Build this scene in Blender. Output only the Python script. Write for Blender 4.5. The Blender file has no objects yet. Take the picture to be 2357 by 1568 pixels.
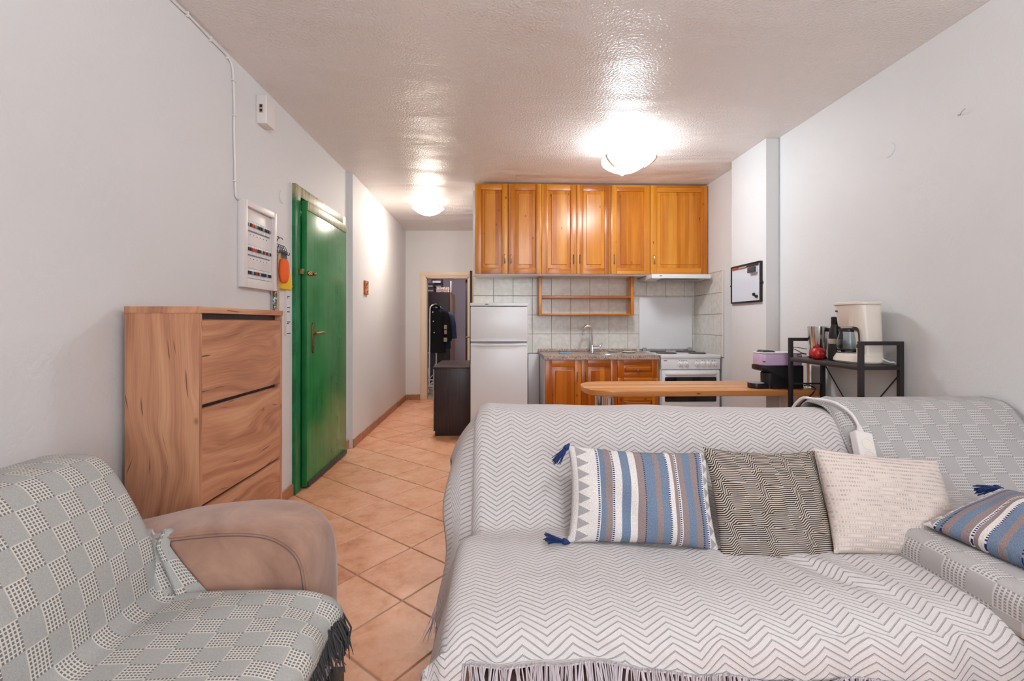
import bpy, bmesh, math, random
from mathutils import Vector, Matrix
random.seed(7)
S = bpy.context.scene
C = S.collection
PI = math.pi

# ---------------------------------------------------------------- camera, light, exposure
CAM_H = 1.167
cd = bpy.data.cameras.new('camera'); cam = bpy.data.objects.new('camera', cd); C.objects.link(cam)
cd.sensor_width = 36; cd.lens = 15.99; cd.shift_y = -0.0178; cd.clip_start = 0.02
cam.location = (0, 0, CAM_H); cam.rotation_euler = (PI/2, 0, -math.atan(35.5/1047))
S.camera = cam
vs = S.view_settings
vs.view_transform = 'Standard'; vs.look = 'None'; vs.gamma = 1; vs.use_curve_mapping = False
vs.exposure = 0.50
w = bpy.data.worlds.new('world'); S.world = w; w.use_nodes = True
w.node_tree.nodes['Background'].inputs[0].default_value = (0.75, 0.85, 1.0, 1)
w.node_tree.nodes['Background'].inputs[1].default_value = 1.0

cy_ = S.cycles
cy_.max_bounces = 6; cy_.diffuse_bounces = 4; cy_.glossy_bounces = 3; cy_.transmission_bounces = 6; cy_.transparent_max_bounces = 6
cy_.caustics_reflective = False; cy_.caustics_refractive = False
cy_.use_adaptive_sampling = True; cy_.adaptive_threshold = 0.09; cy_.adaptive_min_samples = 16

def area_light(name, loc, rot, sx, sy, power, col):
    l = bpy.data.lights.new(name, 'AREA'); l.shape = 'RECTANGLE'; l.size = sx; l.size_y = sy
    l.energy = power; l.color = col
    o = bpy.data.objects.new(name, l); C.objects.link(o); o.location = loc; o.rotation_euler = rot
    return o
def point_light(name, loc, power, col, r):
    l = bpy.data.lights.new(name, 'POINT'); l.energy = power; l.color = col; l.shadow_soft_size = r
    o = bpy.data.objects.new(name, l); C.objects.link(o); o.location = loc
    return o
# added area light for daylight through an unseen window assumed behind the camera
area_light('assumed_window_fill', (0.55, -1.72, 1.55), (PI/2, 0, 0), 1.9, 1.3, 36, (0.88, 0.95, 1.0))
LAMP_K = (1.0, 3.45, 2.40)     # kitchen ceiling lamp
LAMP_H = (-0.78, 5.22, 2.47)    # hall ceiling lamp
LAMP_L_ASSUMED = (0.55, 0.15, 2.47)     # unseen living area ceiling lamp, assumed above the camera
K_COL = (0.82, 0.93, 1.0); H_COL = (1.0, 0.89, 0.77); L_COL = (0.90, 0.97, 1.0)

# ---------------------------------------------------------------- node helpers
class V:
    """a float socket with arithmetic"""
    def __init__(s, b, k): s.b = b; s.k = k
    def __add__(s, o): return s.b.m('ADD', s, o)
    def __radd__(s, o): return s.b.m('ADD', o, s)
    def __sub__(s, o): return s.b.m('SUBTRACT', s, o)
    def __rsub__(s, o): return s.b.m('SUBTRACT', o, s)
    def __mul__(s, o): return s.b.m('MULTIPLY', s, o)
    def __rmul__(s, o): return s.b.m('MULTIPLY', o, s)
    def __truediv__(s, o): return s.b.m('DIVIDE', s, o)
    def fract(s): return s.b.m('FRACT', s)
    def floor(s): return s.b.m('FLOOR', s)
    def abs(s): return s.b.m('ABSOLUTE', s)
    def sin(s): return s.b.m('SINE', s)
    def gt(s, o): return s.b.m('GREATER_THAN', s, o)
    def lt(s, o): return s.b.m('LESS_THAN', s, o)
    def mod2(s): return s.b.m('FLOORED_MODULO', s, 2.0)
    def min(s, o): return s.b.m('MINIMUM', s, o)
    def max(s, o): return s.b.m('MAXIMUM', s, o)
    def step(s, a, c): return s.b.sstep(s, a, c)
    def pow(s, o): return s.b.m('POWER', s, o)

class NB:
    def __init__(s, name):
        s.mat = bpy.data.materials.new(name); s.mat.use_nodes = True
        s.nt = s.mat.node_tree; s.bs = s.nt.nodes['Principled BSDF']
        s.out = s.nt.nodes['Material Output']
        s._tc = None
    def n(s, t): return s.nt.nodes.new(t)
    def put(s, sock, v):
        if isinstance(v, V): s.nt.links.new(v.k, sock)
        elif isinstance(v, bpy.types.NodeSocket): s.nt.links.new(v, sock)
        elif isinstance(v, (tuple, list)) and sock.type == 'RGBA': sock.default_value = tuple(v)[:3] + (1,)
        else: sock.default_value = v
    def m(s, op, a, c=None):
        d = s.n('ShaderNodeMath'); d.operation = op
        s.put(d.inputs[0], a)
        if c is not None: s.put(d.inputs[1], c)
        return V(s, d.outputs[0])
    def sstep(s, x, a, c):
        d = s.n('ShaderNodeMapRange'); d.interpolation_type = 'SMOOTHSTEP'
        s.put(d.inputs[0], x); s.put(d.inputs[1], a); s.put(d.inputs[2], c)
        return V(s, d.outputs[0])
    def tc(s, k):
        if s._tc is None: s._tc = s.n('ShaderNodeTexCoord')
        return s._tc.outputs[k]
    def sep(s, sock):
        d = s.n('ShaderNodeSeparateXYZ'); s.put(d.inputs[0], sock)
        return V(s, d.outputs[0]), V(s, d.outputs[1]), V(s, d.outputs[2])
    def comb(s, x, y, z=0.0):
        d = s.n('ShaderNodeCombineXYZ')
        s.put(d.inputs[0], x); s.put(d.inputs[1], y); s.put(d.inputs[2], z)
        return d.outputs[0]
    def uv(s): return s.sep(s.tc('UV'))
    def obj(s): return s.sep(s.tc('Object'))
    def rnd(s):
        d = s.n('ShaderNodeObjectInfo'); return V(s, d.outputs['Random'])
    def noise(s, vec, scale=1.0, detail=3.0, rough=0.5, dist=0.0):
        d = s.n('ShaderNodeTexNoise'); s.put(d.inputs['Vector'], vec)
        d.inputs['Scale'].default_value = scale; d.inputs['Detail'].default_value = detail
        d.inputs['Roughness'].default_value = rough; d.inputs['Distortion'].default_value = dist
        return V(s, d.outputs[0])
    def voro(s, vec, scale=1.0, rand=1.0):
        d = s.n('ShaderNodeTexVoronoi'); s.put(d.inputs['Vector'], vec)
        d.inputs['Scale'].default_value = scale; d.inputs['Randomness'].default_value = rand
        return V(s, d.outputs['Distance']), d.outputs['Color']
    def ramp(s, fac, stops, const=False):
        d = s.n('ShaderNodeValToRGB'); r = d.color_ramp
        if const: r.interpolation = 'CONSTANT'
        while len(r.elements) < len(stops): r.elements.new(0.5)
        for e, (p, c) in zip(r.elements, stops): e.position = p
        for e, (p, c) in zip(r.elements, stops): e.color = tuple(c)[:3] + (1,)
        s.put(d.inputs[0], fac); return d.outputs[0]
    def mix(s, fac, a, c):
        d = s.n('ShaderNodeMix'); d.data_type = 'RGBA'
        s.put(d.inputs[0], fac); s.put(d.inputs[6], a); s.put(d.inputs[7], c)
        return d.outputs[2]
    def bump(s, h, strength=0.3, dist=0.01, base=None):
        d = s.n('ShaderNodeBump'); d.inputs['Strength'].default_value = strength
        d.inputs['Distance'].default_value = dist; s.put(d.inputs['Height'], h)
        if base is not None: s.put(d.inputs['Normal'], base)
        return d.outputs[0]
    def done(s, col=None, rough=0.5, normal=None, metal=0.0, spec=None, **kw):
        b = s.bs
        if col is not None: s.put(b.inputs['Base Color'], col)
        s.put(b.inputs['Roughness'], rough); s.put(b.inputs['Metallic'], metal)
        if normal is not None: s.put(b.inputs['Normal'], normal)
        if spec is not None: b.inputs['Specular IOR Level'].default_value = spec
        for k, v in kw.items(): s.put(b.inputs[k], v)
        return s.mat

def lin(r, g, b):
    f = lambda c: c/12.92 if c <= 0.04045 else ((c+0.055)/1.055)**2.4
    return (f(r/255), f(g/255), f(b/255))

def plain(name, col, rough=0.5, metal=0.0, grain=0.04, bump=0.0, **kw):
    """even colour with a faint mottling so no surface is dead flat"""
    b = NB(name); x = b.tc('Object')
    n = b.noise(x, 9, 2, 0.6)
    c = b.mix(n, tuple(min(1, k*(1-grain)) for k in col), tuple(min(1, k*(1+grain)) for k in col))
    nm = b.bump(b.noise(x, 160, 2), bump, 0.002) if bump else None
    return b.done(c, rough, nm, metal, **kw)

M = {}
# walls: rolled emulsion with a slight orange peel
def wall_mat(name, col):
    b = NB(name); x = b.tc('Object')
    c = b.mix(b.noise(x, 1.3, 2, 0.6), tuple(k*0.96 for k in col), col)
    h = b.noise(x, 70, 1, 0.6)
    return b.done(c, 0.62, b.bump(h, 0.16, 0.006))
M['wall'] = wall_mat('wall_paint', lin(222, 220, 220))
M['lilac'] = wall_mat('lilac_paint', lin(186, 176, 192))
b = NB('ceiling_paint'); x = b.tc('Object'); ox, oy, oz = b.obj()
big = b.noise(b.comb(ox*0.55, oy*1.5), 1.5, 2, 0.5, 0.6)
h = b.noise(x, 75, 1, 0.6)*0.10 + big*1.0
M['ceiling'] = b.done(b.mix(b.noise(x, 0.9, 1, 0.6), lin(234, 228, 225), lin(240, 234, 231)), 0.40, b.bump(h, 0.75, 0.06), spec=0.5)
# floor tiles
b = NB('terracotta_tile'); r = b.rnd(); ox, oy, oz = b.obj()
v = b.comb(ox + r*17, oy + r*31, r*9)
n1 = b.noise(v, 7, 5, 0.6, 0.4); n2 = b.noise(v, 34, 4, 0.65)
c = b.ramp(n1*0.7 + n2*0.3 + (r-0.5)*0.10, [(0.30, lin(198, 130, 94)), (0.46, lin(224, 160, 123)), (0.60, lin(234, 178, 144)), (0.75, lin(238, 198, 170))])
M['tile_floor'] = b.done(c, n2*0.2 + 0.26, b.bump(n2*0.5 + n1, 0.12, 0.004))
b = NB('floor_grout'); M['grout'] = b.done(b.mix(b.noise(b.tc('Object'), 6, 4), lin(168, 136, 110), lin(206, 180, 156)), 0.85)
b = NB('skirting_tile'); r = b.rnd(); n1 = b.noise(b.tc('Object'), 18, 4, 0.6)
M['skirt'] = b.done(b.ramp(n1 + (r-0.5)*0.15, [(0.3, lin(150, 96, 66)), (0.7, lin(190, 132, 98))]), 0.4)
# glazed wall tiles
b = NB('cream_wall_tile'); r = b.rnd(); ox, oy, oz = b.obj()
n1 = b.noise(b.comb(ox + r*9, oy + r*5, oz + r*7), 22, 4, 0.6)
M['tile_wall'] = b.done(b.ramp(n1 + (r-0.5)*0.12, [(0.3, lin(208, 200, 190)), (0.7, lin(226, 220, 212))]), 0.22, b.bump(n1, 0.04, 0.003))
M['grout_wall'] = plain('wall_grout', lin(176, 160, 150), 0.8)
# pine
def pine(name, c0, c1, c2, rough=0.26):
    b = NB(name); u, v, _ = b.uv(); r = b.rnd()
    vv = b.comb(u*1.1 + r*13, v*16 + r*7, r*5)
    n1 = b.noise(vv, 1.0, 3, 0.55, 0.25); n2 = b.noise(b.comb(u*3 + r*3, v*150, r), 1.0, 2, 0.6)
    bid = (v*24 + r*4).floor(); boards = ((bid*12.9898 + r*7).sin()*43758.5).fract()
    f = n1*0.50 + n2*0.16 + boards*0.30 + 0.02
    col = b.ramp(f, [(0.32, c0), (0.5, c1), (0.68, c2)])
    kd, kc = b.voro(b.comb(u*9 + r*11 + n1*0.3, v*20 + r*19), 1.0)
    kr, _, _ = b.sep(kc)
    knot = (1.0 - kd.step(0.05, 0.19)) * kr.gt(0.66)
    col = b.mix(knot*0.85, col, lin(92, 44, 14))
    return b.done(col, rough, b.bump(n2*0.3 + f, 0.05, 0.002), spec=0.5)
M['pine'] = pine('honey_pine', lin(164, 84, 10), lin(196, 114, 20), lin(216, 142, 42))
M['pine_dark'] = pine('amber_pine', lin(154, 72, 8), lin(182, 94, 14), lin(204, 120, 30))
M['pine_top'] = pine('bar_pine', lin(186, 112, 50), lin(206, 138, 78), lin(222, 162, 106), 0.32)
# cracked oak laminate
b = NB('oak_laminate'); u, v, _ = b.uv(); r = b.rnd()
wv = b.noise(b.comb(u*1.1 + r*5, v*3.0 + r*9), 1.0, 2, 0.45, 0.5)
fine = b.noise(b.comb(u*4, v*150 + wv*30, r*3), 1.0, 3, 0.65)
rings = ((v*90 + wv*42).sin()*0.5 + 0.5)
band = b.noise(b.comb(u*0.8 + r*3, v*13 + wv*4 + r*2), 1.0, 2, 0.5)
f = band*0.55 + fine*0.32 + rings*0.08
col = b.ramp(f, [(0.32, lin(158, 102, 74)), (0.48, lin(194, 136, 102)), (0.64, lin(216, 162, 126))])
cr = b.noise(b.comb(u*4.5 + r*21, v*62 + wv*22 + r*4), 1.0, 1, 0.5, 0.3)
crack = cr.step(0.70, 0.75)
kd, kc = b.voro(b.comb(u*8.0 + r*3, v*13 + r*13), 1.0); kr, _, _ = b.sep(kc)
knot = (1.0 - kd.step(0.02, 0.17))*kr.gt(0.80)
col = b.mix((crack*0.8).max(knot*0.6), col, lin(88, 50, 34))
M['oak'] = b.done(col, 0.45, b.bump(fine - crack*0.5, 0.12, 0.002))
b = NB('wenge'); u, v, _ = b.uv(); n1 = b.noise(b.comb(u*3, v*120), 1.0, 3, 0.6)
M['wenge'] = b.done(b.ramp(n1, [(0.35, lin(44, 32, 36)), (0.7, lin(66, 50, 54))]), 0.4)
# painted door
b = NB('green_door_paint'); ox, oy, oz = b.obj()
st = b.noise(b.comb(ox*30, oy*30, oz*1.2), 1.0, 3, 0.6); bl = b.noise(b.tc('Object'), 2.2, 4, 0.6)
M['green'] = b.done(b.ramp(st*0.35 + bl*0.65, [(0.35, lin(26, 114, 58)), (0.65, lin(60, 146, 84))]), 0.24, b.bump(st, 0.06, 0.003))
b = NB('worn_green_frame'); ox, oy, oz = b.obj()
st = b.noise(b.comb(ox*8, oy*40, oz*8), 1.0, 4, 0.65)
M['green_worn'] = b.done(b.mix(oz.step(1.98, 2.06), b.ramp(st, [(0.4, lin(10, 104, 60)), (0.6, lin(28, 132, 80))]), b.ramp(st, [(0.35, lin(112, 112, 76)), (0.65, lin(186, 176, 140))])), 0.35)
b = NB('olive_worn_paint'); ox, oy, oz = b.obj(); st = b.noise(b.comb(ox*8, oy*40, oz*8), 1.0, 4, 0.65)
M['olive'] = b.done(b.ramp(st, [(0.35, lin(116, 118, 80)), (0.65, lin(176, 170, 132))]), 0.35)
M['white'] = plain('white_enamel', lin(222, 219, 220), 0.25, grain=0.01)
M['white_soft'] = plain('white_plastic', lin(228, 220, 218), 0.4, grain=0.02)
M['cream'] = plain('cream_plastic', lin(232, 220, 208), 0.28, grain=0.01)
M['cream_wood'] = plain('cream_door_frame', lin(226, 206, 184), 0.4, grain=0.04)
M['black'] = plain('black_plastic', lin(24, 22, 24), 0.35)
M['blackm'] = plain('black_powder_coat', lin(34, 28, 30), 0.42)
M['dark_shelf'] = plain('dark_board', lin(70, 62, 60), 0.5, grain=0.15)
M['steel'] = plain('brushed_steel', (0.72, 0.70, 0.68), 0.18, 1.0)
M['chrome'] = plain('chrome', (0.82, 0.82, 0.84), 0.08, 1.0)
M['brass'] = plain('brass', lin(168, 140, 92), 0.3, 1.0)
M['brass_dull'] = plain('aged_brass', lin(130, 110, 78), 0.4, 1.0)
M['grey'] = plain('grey_plastic', lin(150, 148, 150), 0.4)
M['dark_grey'] = plain('dark_grey', lin(70, 68, 72), 0.4)
M['iron'] = plain('cast_iron_plate', lin(98, 84, 82), 0.6, grain=0.1)
M['glass_dark'] = plain('dark_oven_glass', lin(22, 21, 24), 0.08)
M['red'] = plain('red_plastic', lin(196, 60, 38), 0.4)
M['orange'] = plain('orange_sponge', lin(240, 104, 40), 0.8, grain=0.12, bump=0.6)
M['yellow'] = plain('yellow_sponge', lin(236, 196, 40), 0.8, grain=0.12, bump=0.6)
M['navy'] = plain('navy_yarn', lin(24, 48, 100), 0.85, grain=0.3)
M['purple'] = plain('lilac_plastic', lin(204, 176, 206), 0.3, grain=0.02)
M['paper'] = plain('white_paper', lin(226, 226, 230), 0.6, grain=0.01)
M['ink'] = plain('black_ink', lin(40, 40, 46), 0.6)
M['board'] = plain('whiteboard_face', lin(214, 216, 226), 0.15, grain=0.01)
M['blue_cloth'] = plain('blue_sponge', lin(130, 176, 206), 0.8, grain=0.08)
M['tray_white'] = plain('white_ceramic', lin(226, 232, 230), 0.2)
M['beige'] = plain('beige_wood', lin(206, 170, 140), 0.6, grain=0.1)
M['label'] = plain('beige_paper_label', lin(176, 160, 146), 0.7, grain=0.12)
M['coat'] = plain('black_wool', lin(12, 11, 14), 0.9, grain=0.2)
M['denim'] = plain('blue_denim', lin(62, 78, 108), 0.85, grain=0.35)
M['box_dark'] = plain('dark_box_card', lin(46, 40, 52), 0.6)
M['box_plum'] = plain('plum_box_card', lin(78, 40, 66), 0.6)
b = NB('red_floral_card'); d, c = b.voro(b.tc('Object'), 55)
M['floral'] = b.done(b.mix(d.gt(0.42), lin(170, 70, 76), lin(226, 206, 200)), 0.6)
b = NB('granite_worktop'); d, c = b.voro(b.tc('Object'), 190); kr, _, _ = b.sep(c)
M['granite'] = b.done(b.ramp(kr*0.6 + b.noise(b.tc('Object'), 40, 3)*0.4, [(0.25, lin(112, 84, 70)), (0.5, lin(170, 142, 124)), (0.75, lin(204, 182, 166))]), 0.3)
b = NB('clear_glass'); M['glass'] = b.done((0.95, 0.97, 0.98), 0.03, **{'Transmission Weight': 1.0, 'IOR': 1.3})
b = NB('tank_plastic'); M['tank'] = b.done((0.90, 0.95, 1.0), 0.08, **{'Transmission Weight': 0.95, 'IOR': 1.15})
b = NB('pomegranate_skin'); n1 = b.noise(b.tc('Object'), 42, 4, 0.6)
M['pom'] = b.done(b.ramp(n1, [(0.35, lin(150, 18, 20)), (0.55, lin(186, 34, 34)), (0.75, lin(214, 112, 92))]), 0.35)
b = NB('bead_string'); d, c = b.voro(b.tc('Object'), 150); kr, kg, _ = b.sep(c)
M['beads'] = b.done(b.ramp(kr, [(0.0, lin(30, 116, 116)), (0.45, lin(220, 226, 220)), (0.7, lin(196, 80, 50)), (0.85, lin(40, 60, 60))], True), 0.3)
b = NB('painted_icon'); d, c = b.voro(b.tc('Object'), 60); kr, _, _ = b.sep(c)
M['icon'] = b.done(b.ramp(kr, [(0.0, lin(216, 160, 110)), (0.6, lin(176, 90, 50)), (0.85, lin(90, 44, 26))]), 0.5)
# suede
b = NB('brown_suede'); x = b.tc('Object'); n1 = b.noise(x, 5, 5, 0.65, 0.5); n2 = b.noise(x, 260, 2)
M['suede'] = b.done(b.ramp(n1, [(0.3, lin(136, 98, 82)), (0.7, lin(176, 136, 116))]), 0.9, b.bump(n1 + n2*0.1, 0.1, 0.01), **{'Sheen Weight': 0.35})
M['suede_dark'] = plain('mauve_suede', lin(110, 88, 88), 0.9)
# herringbone throw (uv in metres)
b = NB('herringbone_weave'); u, v, _ = b.uv()
tri = ((u/0.116).fract() - 0.5).abs()*2.0
ph = (v/0.0165 + tri*2.15).fract()
line = (ph - 0.5).abs().step(0.36, 0.48)
wv = b.noise(b.comb(u*420, v*420), 1.0, 2, 0.6)
seam = ((tri - 0.5).abs()).step(0.46, 0.5)
c = b.mix(line*0.36, b.mix(wv, lin(196, 187, 186), lin(224, 217, 216)), lin(124, 113, 118))
M['herring'] = b.done(c, 0.95, b.bump(wv*0.35 - line*1.0, 0.8, 0.004), spec=0.15, **{'Sheen Weight': 0.1})
# checked throw
def check_mat(name, base0, base1, lite, dark, cu, cv):
    b = NB(name); u, v, _ = b.uv()
    mask = ((u/cu).floor() + (v/cv).floor()).mod2()
    fu = (u/cu*8).fract(); fv = (v/cv*6).fract()
    dot = fu.gt(0.36)*fv.gt(0.42)
    wv = b.noise(b.comb(u*500, v*500), 1.0, 2, 0.6); sp = b.noise(b.comb(u*170, v*170), 1.0, 3, 0.8)
    base = b.mix(wv*0.6 + sp*0.4, base0, base1)
    chk = b.mix(dot, lite, dark)
    hgt = wv*0.3 + mask*(1.0 - dot)*0.8
    return b.done(b.mix(mask, base, chk), 0.95, b.bump(hgt, 0.6, 0.003), spec=0.15)
M['check'] = check_mat('checked_grey_weave', lin(122, 120, 118), lin(202, 199, 194), lin(204, 198, 190), lin(118, 114, 113), 0.064, 0.043)
M['check_warm'] = check_mat('checked_pale_weave', lin(168, 163, 162), lin(188, 183, 181), lin(206, 200, 198), lin(146, 141, 140), 0.056, 0.064)
M['fringe_pale'] = plain('pale_yarn', lin(200, 190, 196), 0.95, grain=0.1)
M['fringe_dark'] = plain('charcoal_yarn', lin(64, 62, 64), 0.95, grain=0.35)
# cushions (uv 0..1 along the cushion)
b = NB('striped_cushion_weave'); u, v, _ = b.uv()
BL = lin(116, 132, 154); BR = lin(150, 132, 130); WH = lin(226, 218, 214); NV = lin(34, 46, 92)
st = [(0, WH), (.20, BL), (.235, BR), (.285, WH), (.345, BL), (.405, WH), (.45, BR), (.51, BL), (.575, BR), (.615, BL), (.665, WH),
      (.705, BR), (.73, WH), (.75, BR), (.79, BL), (.845, BR), (.895, BL), (.925, WH)]
c = b.ramp(u, st, True)
wv = b.noise(b.comb(u*220, v*60), 1.0, 2, 0.6); wv2 = b.noise(b.comb(u*700, v*500), 1.0, 1, 0.5)
dk = b.mix(1.0, c, c)
ismix = b.n('ShaderNodeMix'); ismix.data_type = 'RGBA'; ismix.blend_type = 'MULTIPLY'
ismix.inputs[0].default_value = 1.0; b.put(ismix.inputs[6], c)
b.put(ismix.inputs[7], b.ramp(wv, [(0.3, (0.72, 0.72, 0.74)), (0.7, (1.15, 1.15, 1.15))]))
c = ismix.outputs[2]
dash = None
for p, wd in ((.190, .007), (.294, .007), (.507, .004), (.672, .006), (.738, .006), (.899, .006), (.932, .006)):
    k = (u - p).abs().lt(wd); dash = k if dash is None else dash.max(k)
dash = dash*(v*46).fract().gt(0.5)
c = b.mix(dash, c, NV)
# rows of stitched triangles at the two ends
def tri_row(u0, u1, flip):
    t = (u - u0)/(u1 - u0)
    if flip: t = 1.0 - t
    inside = t.gt(0.0)*t.lt(1.0)
    q = ((v*8.0).fract() - 0.5).abs()*2.0
    return inside*(q + t).lt(0.93)
tr = tri_row(.045, .135, False).max(tri_row(.945, .99, False))
tr = tr*(0.45 + wv2*0.4)
c = b.mix(tr, c, lin(120, 114, 118))
M['striped'] = b.done(c, 0.9, b.bump(wv + wv2*0.5, 0.25, 0.003), spec=0.2)
b = NB('wavy_cushion_weave'); u, v, _ = b.uv()
row = (v*8.5 + u*0.8).floor(); off = (row*0.618).fract()
t = (u*3.4 + off*3.0 + v*1.5)
k = (t.fract()).step(0.30, 0.55)*(2.0 + (row*0.37).fract()*2.5)
ph = (v*60 - k + b.noise(b.comb(u*5, v*5), 1.0, 2)*1.2).fract()
ln = (ph - 0.5).abs().step(0.17, 0.33)
wv = b.noise(b.comb(u*300, v*300), 1.0, 2)
M['wavy'] = b.done(b.mix(ln, lin(196, 182, 170), lin(58, 48, 46)), 0.95, b.bump(wv*0.3 - ln, 0.4, 0.003), spec=0.15)
b = NB('knit_cushion_weave'); u, v, _ = b.uv()
vv = v*24 + b.noise(b.comb(u*3, v*3), 1.0, 2)*1.2; row = vv.floor(); fv = vv.fract()
fu = (u*58 + (row*0.37).fract()*3).fract()
rowr = (row*0.7548).fract()
dot = (fv - 0.5).abs().lt(0.22)*fu.lt(0.62)*b.noise(b.comb(u*11, row*3.7), 1.0, 2, 0.7).step(0.35, 0.6)
wv = b.noise(b.comb(u*260, v*200), 1.0, 2)
c = b.mix(dot*0.55, b.mix(wv, lin(206, 190, 182), lin(230, 214, 204)), lin(128, 118, 120))
rib = (vv*2.0*PI).sin()
M['knit'] = b.done(c, 0.95, b.bump(rib*0.5 + wv*0.5, 0.5, 0.004), spec=0.15)
# lamp glass (gives off light)
def emis(name, col, strength):
    b = NB(name); b.bs.inputs['Base Color'].default_value = (0.9, 0.9, 0.9, 1); b.bs.inputs['Roughness'].default_value = 0.3
    b.bs.inputs['Emission Color'].default_value = col + (1,); b.bs.inputs['Emission Strength'].default_value = strength
    return b.mat
M['lampK'] = emis('kitchen_lamp_glass', K_COL, 40.0)
M['lampH'] = emis('hall_lamp_glass', H_COL, 52.0)
M['lampB'] = emis('bedroom_fill_glow', (1.0, 0.93, 0.9), 30.0)  # glow of the added bedroom fill lamp
M['lampL'] = emis('assumed_living_lamp_glass', L_COL, 23.0)  # glow of the living lamp assumed overhead

# ---------------------------------------------------------------- mesh helpers
WL = {}                                             # world location of every object with children
class MB:
    def __init__(s):
        s.bm = bmesh.new(); s.uvl = s.bm.loops.layers.uv.new('UVMap')
    def _uv(s, faces, g):
        o = (random.random()*3, random.random()*3); gi = 'xyz'.index(g)
        for f in faces:
            f.normal_update(); n = f.normal; k = max(range(3), key=lambda i: abs(n[i]))
            a = gi if gi != k else (gi + 1) % 3
            c = 3 - k - a
            for l in f.loops: l[s.uvl].uv = (l.vert.co[a] + o[0], l.vert.co[c] + o[1])
    def poly(s, vs, fs, g='z', bev=0, seg=2):
        old = set(s.bm.faces)
        bv = [s.bm.verts.new(v) for v in vs]; out = []
        for f in fs:
            try: out.append(s.bm.faces.new([bv[i] for i in f]))
            except ValueError: pass
        if bev:
            ed = list({e for f in out for e in f.edges})
            r = bmesh.ops.bevel(s.bm, geom=ed, offset=bev, segments=seg, affect='EDGES', profile=0.6)
            out = [f for f in s.bm.faces if f not in old]
        s._uv(out, g); return s
    def box(s, x0, x1, y0, y1, z0, z1, bev=0, g='z', seg=2):
        v = [(x0,y0,z0),(x1,y0,z0),(x1,y1,z0),(x0,y1,z0),(x0,y0,z1),(x1,y0,z1),(x1,y1,z1),(x0,y1,z1)]
        f = [(0,3,2,1),(4,5,6,7),(0,1,5,4),(1,2,6,5),(2,3,7,6),(3,0,4,7)]
        return s.poly(v, f, g, bev, seg)
    def prism(s, pts, plane, a, b, bev=0, g='z', seg=2):
        """2-D outline in 'xy','xz' or 'yz', extruded from a to b along the third axis"""
        def mk(p, h):
            if plane == 'xy': return (p[0], p[1], h)
            if plane == 'xz': return (p[0], h, p[1])
            return (h, p[0], p[1])
        old = set(s.bm.faces); n = len(pts); v = [mk(p, a) for p in pts] + [mk(p, b) for p in pts]
        f = [tuple(range(n))[::-1], tuple(range(n, 2*n))] + [(i, (i+1) % n, n+(i+1) % n, n+i) for i in range(n)]
        bv = [s.bm.verts.new(q) for q in v]; fs = [s.bm.faces.new([bv[i] for i in q]) for q in f]
        bmesh.ops.recalc_face_normals(s.bm, faces=fs)
        if bev:
            ed = list({e for q in fs[:2] for e in q.edges})
            r = bmesh.ops.bevel(s.bm, geom=ed, offset=bev, segments=seg, affect='EDGES', profile=0.5)
            fs = [q for q in s.bm.faces if q not in old]
        s._uv(fs, g); return s
    def rings(s, rs, cap=True, closed=False, g='z'):
        R = [[s.bm.verts.new(p) for p in r] for r in rs]; n = len(R[0]); fs = []
        m = len(R)
        for i in range(m if closed else m-1):
            A, B = R[i], R[(i+1) % m]
            for j in range(n):
                k = (j+1) % n
                try: fs.append(s.bm.faces.new((A[j], A[k], B[k], B[j])))
                except ValueError: pass
        if cap and not closed:
            for q in (R[0][::-1], R[-1]):
                try: fs.append(s.bm.faces.new(q))
                except ValueError: pass
        bmesh.ops.recalc_face_normals(s.bm, faces=fs)
        s._uv(fs, g); return s
    def tube(s, pts, r, n=8, cap=True, g='z', closed=False):
        pts = [Vector(p) for p in pts]; m = len(pts); rs = []
        rad = r if isinstance(r, (list, tuple)) else [r]*m
        prev = None
        for i, p in enumerate(pts):
            if closed: t = pts[(i+1) % m] - pts[i-1]
            else: t = pts[min(i+1, m-1)] - pts[max(i-1, 0)]
            t.normalize()
            if prev is None:
                a = t.cross(Vector((0, 0, 1)))
                if a.length < 1e-3: a = t.cross(Vector((1, 0, 0)))
            else: a = prev - t*prev.dot(t)
            a.normalize(); prev = a; c = t.cross(a)
            rs.append([p + (a*math.cos(2*PI*k/n) + c*math.sin(2*PI*k/n))*rad[i] for k in range(n)])
        return s.rings(rs, cap, closed, g)
    def lathe(s, prof, c, n=32, sx=1, sy=1, cap=True):
        return s.rings([[(c[0]+r*sx*math.cos(2*PI*k/n), c[1]+r*sy*math.sin(2*PI*k/n), c[2]+z) for k in range(n)] for r, z in prof], cap)
    def ball(s, c, r, n=14, m=8):
        if not isinstance(r, (tuple, list)): r = (r, r, r)
        return s.rings([[(c[0]+r[0]*math.sin(PI*i/m)*math.cos(2*PI*k/n), c[1]+r[1]*math.sin(PI*i/m)*math.sin(2*PI*k/n), c[2]-r[2]*math.cos(PI*i/m))
                         for k in range(n)] for i in [0.08] + list(range(1, m)) + [m-0.08]])
    def cyl(s, a, b, r, n=20): return s.tube([a, b], r, n)
    def grid(s, P, U=None):
        R = [[s.bm.verts.new(p) for p in row] for row in P]
        for i in range(len(R)-1):
            for j in range(len(R[0])-1):
                try: f = s.bm.faces.new((R[i][j], R[i][j+1], R[i+1][j+1], R[i+1][j]))
                except ValueError: continue
                if U:
                    for l, (a, c) in zip(f.loops, ((i,j),(i,j+1),(i+1,j+1),(i+1,j))): l[s.uvl].uv = U[a][c]
        return s
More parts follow.
